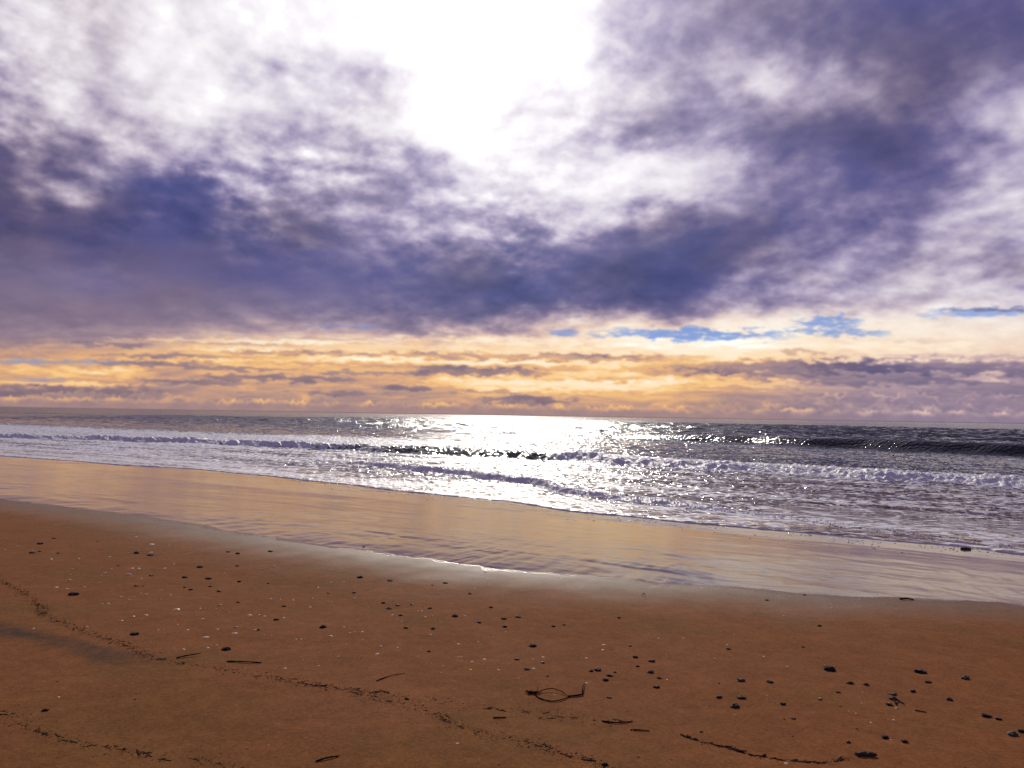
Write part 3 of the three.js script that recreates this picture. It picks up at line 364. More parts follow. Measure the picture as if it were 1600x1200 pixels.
{
  const sAxis = axis(-6000, 4000, (x) => { const d = x < 0 ? -x : Math.max(0, x * 3 - 4); return 0.066 + 0.0036 * d + (d > 200 ? 0.05 * (d - 200) : 0); });
  const tAxis = axis(15.6, 9000, (t) => t < 23 ? 0.05 : t < 40 ? 0.05 + 0.0030 * (t - 23) : t < 90 ? 0.096 + 0.006 * (t - 40) : t < 330 ? 0.396 + 0.005 * (t - 90) : 1.6 + 0.10 * (t - 330));
  const n = sAxis.length, m = tAxis.length;
  const g = sheet(sAxis, tAxis, (s, t, i, j) => seaHeight(s, t, i, j, sAxis[Math.min(i + 1, n - 1)] - sAxis[Math.max(0, Math.min(i, n - 2))], tAxis[Math.min(j + 1, m - 1)] - tAxis[Math.max(0, Math.min(j, m - 2))]));
  // foam cover 0..1 wanted at a place
  const edgeFoam = table([[-120, 0.72], [-30, 0.70], [-22, 0.64], [-10, 0.62], [-6, 0.60], [-3, 0.55], [0, 0.5], [20, 0.5]]);
  const midFoam = table([[-200, 0.72], [-40, 0.70], [-30, 0.60], [-20, 0.50], [-12, 0.48], [-6, 0.47], [0, 0.44], [30, 0.42]]);
  const trail = table([[-200, 36], [-60, 32], [-44, 26], [-34, 19], [-28, 14], [-20, 9], [-10, 8], [0, 8], [40, 8]]);
  function cover(s, t) {
    const e = t - swashEdge(s), b2 = W2b(s), d2 = t - W2(s) - wob2(s) + 0.7 * b2 * fbm(nB, s * 0.9, t * 1.0, 4, 0.6), d3 = t - W3(s) - wob3(s), h3 = clamp(W3h(s) / 0.15), d1 = t - W1(s);
    let c = 0;
    if (d2 < 0) { c = midFoam(s); if (e < 5) c = Math.max(c, edgeFoam(s) * (1 - sstep(2.0, 5, e))); c = Math.max(c, 0.95 * (1 - sstep(0.02, 0.16, e))); }
    if (d3 > -0.15) c = Math.max(c, h3 * 0.95 * sstep(-0.15, 0.03, d3) * (1 - sstep(0.35, 1.1, d3)), h3 * 0.6 * (1 - sstep(1, 5, d3)) * sstep(-0.15, 0, d3));
    if (d2 > -0.3) { const T = trail(s); c = Math.max(c, 0.80 * b2 * sstep(-0.3, 0.1, d2) * (1 - sstep(2.0, 4.4, d2)), Math.max(b2, 0.5) * 0.74 * sstep(-0.1, 0.2, d2) * (1 - sstep(0.6 * T, 1.15 * T, d2)), b2 < 0.5 && d2 < 1.8 ? 0.05 : 0); if (b2 < 0.5 && d2 > 0 && d2 < 2.0) c = lerp(0.10, c, b2); }
    if (d1 < 0 && d2 > 0) c = Math.max(c, 0.30 * sstep(-16, -6, d1) * (1 - sstep(-2.0, 0.3, d1)) * sstep(-120, -40, s));
    if (d1 >= 0) c = Math.max(c, 0.0);
    return d2 < 0 && e > 0.3 ? c + 0.16 * nA(s * 0.045 + 3, t * 0.42) + 0.08 * nB(s * 0.12, t * 1.1) : c;     // older foam lies in rows
  }
  const w = 2048, h = 2048, cov = [0, 0, 0];
  const colour = new Uint8Array(w * h * 4), rough = new Uint8Array(w * h * 4);
  for (let j = 0; j < h; j++) for (let i = 0; i < w; i++) {
    const a = (i + 0.5) / w * n - 0.5, b = (j + 0.5) / h * m - 0.5, ia = clamp(Math.floor(a), 0, n - 2), jb = clamp(Math.floor(b), 0, m - 2);
    const s = lerp(sAxis[ia], sAxis[ia + 1], clamp(a - ia)), t = lerp(tAxis[jb], tAxis[jb + 1], clamp(b - jb));
    const o = (j * w + i) * 4;
    let foam = 0;
    if (t < 130) {
      const c = cover(s, t);
      if (c > 0.01) {
        const qx = 0.35 * nA(s * 0.9, t * 0.9), qy = 0.35 * nB(s * 0.9, t * 0.9);
        const v1 = 1 - Math.abs(nC(s * 0.55 + qx, t * 0.75 + qy)), v2 = 1 - Math.abs(nA(s * 2.3 + qx * 2, t * 2.6 + qy * 2)), v3 = 1 - Math.abs(nB(s * 6.5 + qx, t * 6.5));
        const lump = 0.5 + 0.5 * (0.55 * fbm(nB, s * 0.45 + 3, t * 0.8, 4, 0.6) + 0.75 * fbm(nC, s * 0.55 + qx, t * 2.6, 3, 0.6));
        const p = 0.46 * v1 * v1 * v1 + 0.24 * v2 * v2 * v2 + 0.05 * v3 * v3 + 0.42 * lump;
        foam = sstep(1.02 - c - 0.08, 1.02 - c + 0.07, p + 0.02 + (c > 0.7 ? (c - 0.7) * 0.9 : 0));
        foam *= 0.88 + 0.12 * nC(s * 11, t * 11);
      }
    }
    const e = t - swashEdge(s), sandy = 1 - sstep(0, 16, e), mixd = sstep(30, 44, t) ;
    // deep sea, stirred shallows, sand through the run-up
    let r = lerp(0.150, 0.014, mixd), gg = lerp(0.098, 0.018, mixd), bb = lerp(0.064, 0.014, mixd);
    const k = 1 - sstep(0.2, 3.5, e); r = lerp(r, 0.19, k); gg = lerp(gg, 0.11, k); bb = lerp(bb, 0.06, k);
    const cl = 1 + 0.25 * fbm(nA, s * 0.2, t * 0.5, 3); r *= cl; gg *= cl; bb *= cl;
    const face = Math.exp(-Math.pow((t - W2(s) - wob2(s) - 0.9) / 0.7, 2)); gg += 0.03 * face; bb += 0.016 * face;   // clearer green water in the rearing crest
    colour[o] = 255 * enc(lerp(r, 0.88, foam)); colour[o + 1] = 255 * enc(lerp(gg, 0.86, foam)); colour[o + 2] = 255 * enc(lerp(bb, 0.85, foam)); colour[o + 3] = 255;
    const ro = lerp(0.07 + 0.11 * sstep(50, 200, t), 0.6, foam);
    rough[o] = rough[o + 1] = rough[o + 2] = 255 * ro; rough[o + 3] = 255;
  }
  const mk = (d, srgb) => { const x = new THREE.DataTexture(d, w, h, THREE.RGBAFormat, THREE.UnsignedByteType); x.magFilter = x.minFilter = THREE.LinearFilter; x.channel = 1; if (srgb) x.colorSpace = THREE.SRGBColorSpace; x.needsUpdate = true; return x; };
  // ripples: periodic sums of small waves, 2.6 m and 19 m tiles
  function ripples(size, count, kMin, kMax, dirSpread, seed, sharp) {
    const r = rng(seed), ws = [];
    for (let q = 0; q < count; q++) { const k = kMin * Math.pow(kMax / kMin, r()), th = Math.PI / 2 + (r() + r() + r() - 1.5) * dirSpread; const kx = Math.round(k * Math.cos(th)), ky = Math.round(k * Math.sin(th)); if (!kx && !ky) continue; ws.push([kx, ky, r() * 6.283, Math.pow(Math.hypot(kx, ky), -sharp)]); }
    const H = new Float32Array(size * size);
    let mx = 0;
    for (let j = 0; j < size; j++) for (let i = 0; i < size; i++) { let v = 0; for (const [kx, ky, p, a] of ws) v += a * Math.cos((kx * i + ky * j) / size * 6.2831853 + p); H[j * size + i] = v; mx = Math.max(mx, Math.abs(v)); }
    return { H, mx };
  }
  const R1 = ripples(512, 70, 4, 42, 1.5, 5, 1.1), R2 = ripples(512, 90, 4, 60, 1.1, 9, 1.15);
  const bump = dataTex(512, 512, (i, j, c) => { c[0] = c[1] = c[2] = 0.5 + 0.5 * R1.H[j * 512 + i] / R1.mx; }, { repeat: [1 / 2.6, 1 / 2.6] });
  const cell = 19 / 512, amp = 0.16;
  const nrm = dataTex(512, 512, (i, j, c) => {
    const at = (p, q) => R2.H[((q + 512) % 512) * 512 + (p + 512) % 512] / R2.mx * amp;
    const dx = (at(i + 1, j) - at(i - 1, j)) / (2 * cell), dy = (at(i, j + 1) - at(i, j - 1)) / (2 * cell), l = Math.hypot(dx, dy, 1);
    c[0] = 0.5 - 0.5 * dx / l; c[1] = 0.5 - 0.5 * dy / l; c[2] = 0.5 + 0.5 / l;
  }, { repeat: [1 / 19, 1 / 19] });
  const mat = new THREE.MeshPhysicalMaterial({ color: 0xffffff, map: mk(colour, true), roughness: 1, roughnessMap: mk(rough, false), bumpMap: bump, bumpScale: 0.075, normalMap: nrm, normalScale: new THREE.Vector2(0.5, 0.5), ior: 1.34 });
  mat.name = 'sea_water';
  tag(add(new THREE.Mesh(g, mat), 'sea'), 'grey green sea with white surf rolling onto the sand', 'sea', null, 'structure');
}

// ------------------------------------------------------------------ stones, shells and weed on the sand
const solid = (r, g, b, roughness, more = {}) => new THREE.MeshPhysicalMaterial({ color: new THREE.Color().setRGB(r, g, b), roughness, ior: 1.45, ...more });
const R = rng(2024);
const stoneMats = [solid(0.010, 0.008, 0.008, 0.85, { specularIntensity: 0.5 }), solid(0.014, 0.011, 0.010, 0.8, { specularIntensity: 0.5 }), solid(0.008, 0.007, 0.007, 0.7, { specularIntensity: 0.6 }), solid(0.036, 0.025, 0.018, 0.7)];
const shellMats = [solid(0.74, 0.55, 0.36, 0.6, { specularIntensity: 0.5 }), solid(0.56, 0.36, 0.21, 0.6, { specularIntensity: 0.5 }), solid(0.78, 0.66, 0.50, 0.55, { specularIntensity: 0.5 })];
const tanMats = [solid(0.62, 0.36, 0.16, 0.5)];
const weedMats = [solid(0.012, 0.008, 0.006, 0.95, { specularIntensity: 0.3 }), solid(0.020, 0.013, 0.008, 0.95, { specularIntensity: 0.3 }), solid(0.010, 0.007, 0.006, 0.9, { specularIntensity: 0.3 })];
const woodMat = solid(0.035, 0.024, 0.017, 0.75);
// a worn stone, 1 wide, its middle at the origin
const stoneShapes = [0, 1, 2, 3, 4, 5, 6].map((k) => {
  const g = new THREE.IcosahedronGeometry(0.5, 3), p = g.attributes.position, v = new THREE.Vector3();
  for (let i = 0; i < p.count; i++) {
    v.fromBufferAttribute(p, i).normalize();
    const flat = 0.5 * (1 + 0.30 * n3(v.x * 0.9 + k * 5, v.y * 0.9, v.z * 0.9) + 0.14 * n3(v.x * 2.2, v.y * 2.2 + k * 3, v.z * 2.2) + 0.035 * n3(v.x * 6, v.y * 6, v.z * 6 + k));
    const cut = k % 2 ? Math.min(1, 0.82 / Math.max(0.4, Math.abs(v.x * 0.8 + v.z * 0.5))) : 1;      // some have split faces
    v.multiplyScalar(flat * cut); v.y *= 0.55 + 0.1 * (k % 3); v.z *= 0.72;
    p.setXYZ(i, v.x, v.y, v.z);
  }
  g.deleteAttribute('uv'); g.computeVertexNormals();
  return g;
});
// a ribbed half shell, 1 wide, hollow side down, with thickness
const shellShapes = [0, 1, 2, 3].map((k) => {
  const nr = 5, na = 16, pos = [], idx = [];
  for (let side = 0; side < 2; side++) for (let i = 0; i <= nr; i++) for (let a = 0; a < na; a++) {
    const q = i / nr, th = a / na * 6.2832, rib = 1 + 0.03 * Math.cos(th * 8) * q, chip = k > 1 ? 1 - 0.35 * sstep(0.3, 0.9, Math.cos(th - k)) * q : 1;
    const rad = 0.5 * q * rib * chip, y = (0.17 + 0.05 * (k % 2)) * (1 - q * q) - side * 0.035 * (1 - 0.6 * q) - (side ? 0.004 : 0);
    pos.push(rad * Math.cos(th), y, rad * Math.sin(th) * (0.72 + 0.1 * (k % 3)) + 0.10 * (1 - q));
  }
  const ring = (nr + 1) * na;
  for (let side = 0; side < 2; side++) for (let i = 0; i < nr; i++) for (let a = 0; a < na; a++) { const A = side * ring + i * na + a, B = side * ring + i * na + (a + 1) % na, C = A + na, D = B + na; if (side) idx.push(A, C, B, B, C, D); else idx.push(A, B, C, B, D, C); }
  for (let a = 0; a < na; a++) { const A = nr * na + a, B = nr * na + (a + 1) % na; idx.push(A, B, A + ring, B, B + ring, A + ring); }
  const g = new THREE.BufferGeometry(); g.setAttribute('position', new THREE.Float32BufferAttribute(pos, 3)); g.setIndex(idx); g.computeVertexNormals();
  return g;
});
function zoneOf(x, f) {                                     // where on the beach, said by what one can find there
  if (x < -1.7 && f > 9) return 'at far left near the wet strip';
  if (x < -1.2) return 'at left above the weed line';
  if (x < 0.35 && f > 6.6) return 'mid beach below the wet strip';
  if (x < 0.9 && f > 4.9) return 'around the stranded weed stem';
  if (f > 7.6) return 'along the wet strip edge at right';
  return 'on bare sand at right';
}
const ORD = ['leftmost', 'second from left', 'third from left', 'fourth from left', 'fifth from left', 'sixth from left', 'seventh from left', 'eighth from left', 'ninth from left', 'tenth from left', 'eleventh from left', 'twelfth from left', 'thirteenth from left'];
// tell look-alikes apart by how near they lie and by their order from the left
function sortOut(list) {
  const by = {};
  for (const q of list) (by[q.group] ??= []).push(q);
  for (const group in by) {
    const all = by[group].sort((a, b) => a.f - b.f), bands = Math.ceil(all.length / 13), per = Math.ceil(all.length / bands);
    all.forEach((q, i) => { q.band = Math.floor(i / per); });
    for (let k = 0; k < bands; k++) {
      const row = all.filter((q) => q.band === k).sort((a, b) => a.x / a.f - b.x / b.f);
      const depth = bands === 1 ? '' : bands === 2 ? ['nearer half, ', 'farther half, '][k] : ['nearest third, ', 'middle third, ', 'farthest third, '][k];
      row.forEach((q, i) => tag(q.o, `${q.text}, ${depth}${row.length === 1 ? 'the only one' : i === row.length - 1 ? 'rightmost' : ORD[i]}`.replace(', the only one', ''), q.category, group));
    }
  }
}
const lying = [];
PEBBLES.forEach(([x, f, w], i) => {
  const o = new THREE.Mesh(stoneShapes[i % 7], stoneMats[(i * 5 + (w > 5 ? 0 : i)) % 4]);
  const sc = w / 100 * (0.95 + 0.15 * R());
  o.scale.set(sc, sc * (0.55 + 0.25 * R()), sc * (0.8 + 0.4 * R()));
  o.rotation.set((R() - 0.5) * 0.3, (R() - 0.5) * 1.0, (R() - 0.5) * 0.25);
  o.position.set(x, groundY(x, f) + sc * 0.08, -f);
  add(o, 'pebble');
  const where = zoneOf(x, f), size = w > 5.6 ? 'large' : w > 3.4 ? 'medium' : 'small';
  lying.push({ o, x, f, text: `${size} dark pebble ${where}`, category: 'pebble', group: `${size} dark pebbles ${where}` });
});
[[SHELLS, shellMats, 'pale'], [TAN_SHELLS, tanMats, 'orange tan']].forEach(([list, mats, tint]) => list.forEach(([x, f, w], i) => {
  const o = new THREE.Mesh(shellShapes[i % 4], mats[(i * 7) % mats.length]);
  const sc = w / 100 * 0.82;
  o.scale.set(sc, sc * (0.6 + 0.3 * R()), sc * (0.75 + 0.5 * R()));
  o.rotation.set(0.10 + (R() - 0.5) * 0.35, R() * 6.28, (R() - 0.5) * 0.35);
  o.position.set(x, groundY(x, f) + sc * 0.03, -f);
  add(o, 'seashell');
  const where = zoneOf(x, f), size = w > 3.2 ? 'larger' : 'small';
  lying.push({ o, x, f, text: `${size} ${tint} shell ${where}`, category: 'seashell', group: `${size} ${tint} shells ${where}` });
}));
sortOut(lying);

// bent tapered stems that lie on the sand: plan points [x, f, lift]
function stem(points, r0, r1, seg = 24) {
  const curve = new THREE.CatmullRomCurve3(points.map(([x, f, l = 0]) => new THREE.Vector3(x, groundY(x, f) + l + r0 * 0.7, -f)));
  const g = new THREE.TubeGeometry(curve, seg, 1, 7, false), p = g.attributes.position, c = new THREE.Vector3();
  for (let i = 0; i <= seg; i++) { curve.getPointAt(i / seg, c); const rr = lerp(r0, r1, i / seg) * (1 + 0.25 * nA(i * 0.7, points[0][0] * 9)) * (i === 0 || i === seg ? 0.35 : 1); for (let j = 0; j <= 7; j++) { const k = i * 8 + j; p.setXYZ(k, c.x + (p.getX(k) - c.x) * rr, c.y + (p.getY(k) - c.y) * rr, c.z + (p.getZ(k) - c.z) * rr); } }
  g.computeVertexNormals();
  return g;
}
{ // the weed stem with its root clump and loop
  const o = new THREE.Group();
  const clump = [];
  for (let k = 0; k < 26; k++) { const a = R() * 6.28, d = 0.012 + 0.05 * R(), x = 0.165 + 0.028 * (R() - 0.5), f = 5.18 + 0.03 * (R() - 0.5); clump.push(stem([[x, f, 0.004 * R()], [x + Math.cos(a) * d * 0.5, f + Math.sin(a) * d * 0.3, 0.014 * R()], [x + Math.cos(a) * d, f + Math.sin(a) * d * 0.55, 0.012 * R()]], 0.0035, 0.0012, 8)); }
  part(mergeGeometries(clump), weedMats[0], 'root_clump', o);
  part(stem([[0.18, 5.15], [0.215, 5.075, 0.002], [0.285, 5.035, 0.002], [0.36, 5.08, 0.004], [0.40, 5.14]], 0.0038, 0.003), weedMats[1], 'stem', o);
  part(stem([[0.20, 5.18, 0.004], [0.24, 5.225, 0.012], [0.295, 5.245, 0.016], [0.35, 5.215, 0.012], [0.395, 5.14, 0.002]], 0.003, 0.0026), weedMats[0], 'stem', o);
  part(stem([[0.39, 5.138, 0.002], [0.45, 5.16, 0.003], [0.495, 5.19, 0.004]], 0.0055, 0.0055), weedMats[0], 'stem', o);
  part(stem([[0.492, 5.185, 0.004], [0.495, 5.24, 0.022], [0.505, 5.31, 0.02], [0.53, 5.44, 0.002]], 0.0055, 0.002), weedMats[0], 'stem', o);
  part(stem([[0.19, 5.19, 0.004], [0.20, 5.26, 0.01], [0.205, 5.36, 0.002]], 0.0018, 0.001), weedMats[1], 'stem', o);
  tag(add(o, 'seaweed_stem'), 'dark dried weed stem with root clump and looped branches', 'seaweed');
}
const STICKS = [
  [[[-2.34, 5.63], [-2.29, 5.665, 0.006], [-2.20, 5.72, 0.012]], 0.0055, 0.003, 'short dark stick tilted across the left weed line'],
  [[[-1.97, 5.59], [-1.85, 5.585, 0.004], [-1.72, 5.59]], 0.0048, 0.0035, 'straight dark stick lying level above the weed line'],
  [[[0.56, 4.71], [0.64, 4.69, 0.003], [0.75, 4.73]], 0.005, 0.003, 'thin dark twig lying level in the lower middle sand'],
  [[[0.71, 4.59], [0.76, 4.583, 0.002], [0.82, 4.58]], 0.004, 0.0025, 'short thin twig just below the level lower middle twig'],
  [[[-0.08, 4.68], [-0.04, 4.685, 0.002], [0.0, 4.70]], 0.004, 0.003, 'short twig under the weed scraps in lower middle'],
  [[[-0.94, 3.96], [-0.89, 4.0, 0.004], [-0.84, 4.04]], 0.005, 0.003, 'slanting twig at the bottom edge of the sand'],
  [[[-0.87, 5.29], [-0.79, 5.42, 0.003], [-0.70, 5.50]], 0.004, 0.0015, 'long fine curved strand of weed above the middle weed line'],
  [[[4.45, 9.05], [4.53, 9.04, 0.01], [4.61, 9.04]], 0.011, 0.007, 'dark twig at the edge of the wet strip at right'],
  [[[2.62, 5.13], [2.645, 5.115, 0.002], [2.68, 5.10]], 0.004, 0.003, 'short bent twig near the bottom right stones'],
  [[[1.46, 8.72], [1.48, 8.68, 0.03], [1.485, 8.64, 0.004]], 0.004, 0.003, 'tiny upright twig standing in the sand below the wet strip'],
  [[[2.55, 5.22], [2.56, 5.28, 0.012], [2.60, 5.31, 0.004], [2.61, 5.24]], 0.006, 0.004, 'small curled weed scrap in the lower right sand'],
];
for (const [pts, r0, r1, label] of STICKS) tag(add(new THREE.Mesh(stem(pts, r0, r1, 16), weedMats[1]), /weed/.test(label) && !/stick|twig/.test(label) ? 'weed_strand' : 'stick'), label, /stick|twig/.test(label) ? 'stick' : 'seaweed');
// chips of driftwood
function chip(len, wide, high, seed) {
  const g = new THREE.BoxGeometry(len, high, wide, 14, 4, 6), p = g.attributes.position;
  for (let i = 0; i < p.count; i++) { let x = p.getX(i), y = p.getY(i), z = p.getZ(i); const end = Math.pow(Math.abs(x) / (len / 2), 4); const rr = Math.hypot(y / (high / 2), z / (wide / 2)); const k = rr > 1 ? 1 / Math.pow(rr, 0.7) : 1; y *= k * (1 - 0.35 * end); z *= k * (1 - 0.35 * end); x += x > 0 ? 0.10 * len * n3(y / high * 2, z / wide * 2, seed) : 0.03 * len * n3(y * 60, z * 60, seed + 4); y += high * 0.16 * n3(x / len * 3, z / wide * 2, seed + 9); p.setXYZ(i, x, y, z); }
  g.deleteAttribute('uv'); g.computeVertexNormals(); return g;
}
[[1.945, 4.335, 0.105, 0.03, 0.028, 0.0, 'splintered dark chip of driftwood near the bottom right', 3], [8.49, 14.75, 0.17, 0.07, 0.05, -0.25, 'dark block of driftwood at the edge of the swash', 8]].forEach(([x, f, l, w, h, turn, label, seed]) => {
  const o = new THREE.Mesh(chip(l, w, h, seed), woodMat); o.position.set(x, groundY(x, f) + h * 0.25, -f); o.rotation.y = turn; tag(add(o, 'driftwood'), label, 'driftwood');
});

// weed scraps along the strand lines: the larger ones are things, the crumbs one mass
const scrapShapes = [0, 1, 2, 3, 4].map((k) => {
  const pts = []; let x = -0.5, z = 0; for (let i = 0; i < 5; i++) { pts.push(new THREE.Vector3(x, 0.03 + 0.05 * Math.abs(nA(i * 0.9, k * 3)), z)); x += 0.25; z += 0.16 * nB(i * 1.3, k * 7); }
  const a = new THREE.TubeGeometry(new THREE.CatmullRomCurve3(pts), 8, 0.055 + 0.02 * (k % 2), 5);
  const b = new THREE.TubeGeometry(new THREE.CatmullRomCurve3([pts[1 + k % 3].clone(), pts[1 + k % 3].clone().add(new THREE.Vector3(0.12, 0.06, 0.16 * (k % 2 ? 1 : -1))), pts[1 + k % 3].clone().add(new THREE.Vector3(0.24, 0.02, 0.3 * (k % 2 ? 1 : -1)))]), 5, 0.045, 5);
  const g = mergeGeometries([a, b]), p = g.attributes.position;
  for (let i = 0; i < p.count; i++) p.setXYZ(i, p.getX(i) + 0.04 * n3(p.getX(i) * 7, p.getZ(i) * 7, k), p.getY(i) * 0.8, p.getZ(i) + 0.04 * n3(p.getX(i) * 7, 3, k));
  g.computeVertexNormals(); return g;
});
const crumb = new THREE.IcosahedronGeometry(0.5, 1); { const p = crumb.attributes.position; for (let i = 0; i < p.count; i++) { const q = 1 + 0.4 * n3(p.getX(i) * 3, p.getY(i) * 3, p.getZ(i) * 3); p.setXYZ(i, p.getX(i) * q, p.getY(i) * q * 0.45, p.getZ(i) * q * 0.6); } crumb.computeVertexNormals(); }
function along(line, q) { const L = []; let tot = 0; for (let i = 1; i < line.length; i++) { const d = Math.hypot(line[i][0] - line[i - 1][0], line[i][1] - line[i - 1][1]); L.push(d); tot += d; } let r = q * tot; for (let i = 0; i < L.length; i++) { if (r <= L[i] || i === L.length - 1) { const t = r / L[i]; return [lerp(line[i][0], line[i + 1][0], t), lerp(line[i][1], line[i + 1][1], t), Math.atan2(line[i + 1][1] - line[i][1], line[i + 1][0] - line[i][0]), tot]; } r -= L[i]; } }
[[STRAND_MAIN, 120, 4200, 0.034, 'in the long weed line across the sand', 'main_strandline'], [STRAND_SIDE, 28, 480, 0.045, 'in the short upper branch of the weed line', 'side_strandline'], [STRAND_LOW, 32, 560, 0.03, 'in the weed line at the bottom left corner', 'lower_strandline'], [STRAND_THIN, 30, 700, 0.010, 'in the thin weed line at the bottom right', 'thin_strandline']].forEach(([line, big, small, spread, where, mass], li) => {
  const clumpy = (q) => 0.68 + 0.42 * nA(q * 22, li * 5) + 0.35 * nB(q * 70, li);
  let made = 0;
  while (made < big) {
    const q = R(); if (clumpy(q) < R() * 1.1) continue;
    const [x, f, dir] = along(line, q), off = (R() + R() - 1) * spread, px = x - Math.sin(dir) * off, pf = f + Math.cos(dir) * off * 1.5;
    const o = new THREE.Mesh(scrapShapes[Math.floor(R() * 5)], weedMats[Math.floor(R() * 3)]), sc = (li === 3 ? 0.036 : 0.028) + 0.045 * R() * R();
    o.scale.set(sc * 1.15, sc * 0.8, sc); o.rotation.y = li === 3 ? dir + 0.3 * (R() - 0.5) : dir + (R() - 0.5) * 1.3; o.position.set(px, groundY(px, pf) - 0.001, -pf);
    const third = ['left', 'middle', 'right'][Math.min(2, Math.floor(q * 3))], look = sc > 0.05 ? 'long' : sc > 0.035 ? 'mid sized' : 'small';
    tag(add(o, 'weed_scrap'), `${look} dark weed scrap ${where}, ${third} third`, 'seaweed', `${look} weed scraps ${where}, ${third} third`);
    made++;
  }
  const im = new THREE.InstancedMesh(crumb, weedMats[1], small), m4 = new THREE.Matrix4(), qt = new THREE.Quaternion(), up = new THREE.Vector3(0, 1, 0);
  for (let k = 0; k < small;) { const q = R(); if (clumpy(q) < R() * 1.1) continue; const [x, f, dir] = along(line, q), g = (R() + R() + R() - 1.5), off = g * spread * (1.2 + 2.2 * R() * R()), px = x - Math.sin(dir) * off, pf = f + Math.cos(dir) * off * 1.5, sc = 0.0025 + 0.012 * R() * R() * R(); qt.setFromAxisAngle(up, R() * 6.28); m4.compose(new THREE.Vector3(px, groundY(px, pf) + sc * 0.12, -pf), qt, new THREE.Vector3(sc * (1 + R()), sc, sc)); im.setMatrixAt(k++, m4); }
  add(im, 'weed_crumbs'); tag(im, `fine dark weed crumbs ${where}`, 'weed crumbs', null, 'stuff');
});
// crumbs of shell and grit strewn over the drained sand
{
  const N = 2600, pale = new THREE.InstancedMesh(crumb, shellMats[1], N), dark = new THREE.InstancedMesh(crumb, stoneMats[1], N), m4 = new THREE.Matrix4(), qt = new THREE.Quaternion(), up = new THREE.Vector3(0, 1, 0);
  for (const [im, lo, hi] of [[pale, 0.002, 0.010], [dark, 0.002, 0.009]]) {
    for (let k = 0; k < N;) { const x = -9 + 15 * R(), f = 3.5 + 11 * R(), s = toS(x, f), t = toT(x, f), e = t - wetEdge(s); if (e > 0.2 || t < 2 || R() > 0.15 + 0.85 * sstep(-0.1, 0.6, nA(s * 0.5, t * 0.6) + 0.3 * (x < 1 ? 1 : -0.6))) continue; const sc = lo + (hi - lo) * Math.pow(R(), 4); qt.setFromAxisAngle(up, R() * 6.28); m4.compose(new THREE.Vector3(x, groundY(x, f) + sc * 0.1, -f), qt, new THREE.Vector3(sc * (1 + R()), sc, sc)); im.setMatrixAt(k++, m4); }
  }
  add(pale, 'shell_grit'); tag(pale, 'pale crumbs of broken shell strewn over brown sand', 'shell grit', null, 'stuff');
  add(dark, 'dark_grit'); tag(dark, 'dark grit strewn over brown sand', 'grit', null, 'stuff');
}
// bubbles and wet grit left just below the swash
{
  const N = 1500, im = new THREE.InstancedMesh(new THREE.SphereGeometry(0.5, 8, 5, 0, 6.2832, 0, Math.PI / 2), solid(0.30, 0.22, 0.16, 0.12, { ior: 1.4 }), N), m4 = new THREE.Matrix4(), qt = new THREE.Quaternion();
  for (let k = 0; k < N;) { const s = -22 + 24 * R(), e = 0.1 + 1.9 * R() * R(); if (nA(s * 0.6, e * 1.5) < R() - 0.35) continue; const t = swashEdge(s) - e, x = toX(s, t), f = toF(s, t), sc = 0.008 + 0.026 * R() * R(); m4.compose(new THREE.Vector3(x, groundY(x, f) - 0.001, -f), qt, new THREE.Vector3(sc * (1 + R()), sc * 0.6, sc)); im.setMatrixAt(k++, m4); }
  add(im, 'swash_bubbles'); tag(im, 'small glinting bubbles left on wet sand below the swash', 'bubbles', null, 'stuff');
}
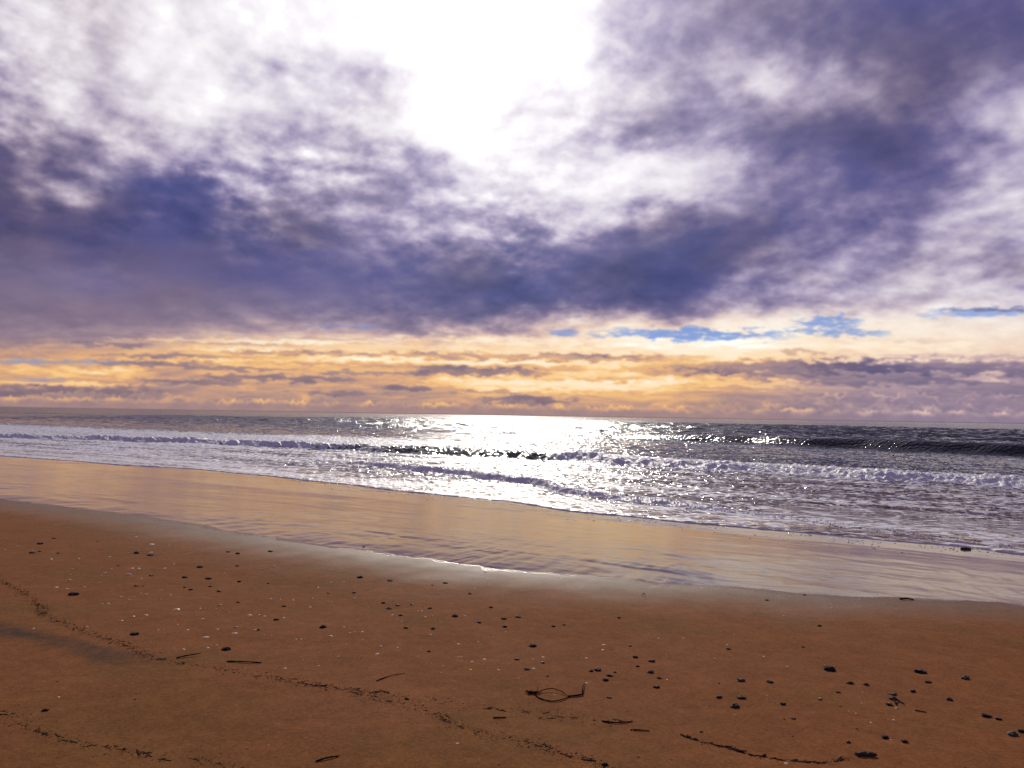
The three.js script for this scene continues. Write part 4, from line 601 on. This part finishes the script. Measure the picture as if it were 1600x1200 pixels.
// clots of foam tumbling on the bores
{
  const N = 9000, g = new THREE.IcosahedronGeometry(0.5, 1), p = g.attributes.position; for (let i = 0; i < p.count; i++) { const q = 1 + 0.35 * n3(p.getX(i) * 3 + 9, p.getY(i) * 3, p.getZ(i) * 3); p.setXYZ(i, p.getX(i) * q, p.getY(i) * q * 0.7, p.getZ(i) * q); } g.computeVertexNormals();
  const im = new THREE.InstancedMesh(g, solid(0.88, 0.86, 0.85, 0.6), N), m4 = new THREE.Matrix4(), qt = new THREE.Quaternion(), eu = new THREE.Euler();
  for (let k = 0; k < N;) {
    const main = R() < 0.62; let s, t, sc;
    if (main) { s = 6 - 80 * Math.pow(R(), 1.4); if (W2b(s) < R()) continue; const d = -0.15 + 2.0 * Math.pow(R(), 1.7); if (nB(s * 0.9, d) < R() - 0.75) continue; t = W2(s) + wob2(s) + d; sc = 0.02 + 0.08 * R() * R() * R(); }
    else { s = 1 - 28 * R(); const h = clamp(W3h(s) / 0.15); if (h < R()) continue; const d = -0.06 + 0.7 * Math.pow(R(), 1.6); t = W3(s) + wob3(s) + d; sc = 0.012 + 0.05 * R() * R(); }
    qt.setFromEuler(eu.set(R() * 6, R() * 6, R() * 6)); m4.compose(new THREE.Vector3(toX(s, t), seaHeight(s, t, 0, 0, 0.05, 0.05) + sc * 0.12, -toF(s, t)), qt, new THREE.Vector3(sc, sc, sc)); im.setMatrixAt(k++, m4);
  }
  add(im, 'foam_clots'); tag(im, 'white clots of foam tumbling along the breaking waves', 'foam', null, 'stuff');
}
// a gull far out, low over the sea at the left
{
  const o = new THREE.Group(), m = solid(0.05, 0.045, 0.045, 0.8);
  const body = new THREE.SphereGeometry(0.5, 14, 10); body.scale(0.42, 0.12, 0.12); part(body, m, 'body', o);
  const wing = (side) => { const sh = new THREE.Shape(); sh.moveTo(0.07, 0); sh.quadraticCurveTo(0.16, 0.28, 0.02, 0.55); sh.lineTo(-0.05, 0.52); sh.quadraticCurveTo(0.0, 0.26, -0.08, 0); sh.closePath(); const g = new THREE.ExtrudeGeometry(sh, { depth: 0.012, bevelEnabled: false, curveSegments: 6 }); g.rotateX(side * Math.PI / 2 * 0.82); return g; };
  part(wing(1), m, 'wing', o); part(wing(-1), m, 'wing', o);
  const tail = new THREE.ConeGeometry(0.06, 0.16, 6); tail.rotateZ(-Math.PI / 2); tail.scale(1, 0.25, 1); tail.translate(-0.25, 0, 0); part(tail, m, 'tail', o);
  o.position.set(-128, 8.3, -212); o.rotation.set(0.2, 0.5, 0.1);
  tag(add(o, 'seabird'), 'tiny dark seabird flying low over the sea at left', 'bird');
}

renderer.render(scene, camera);
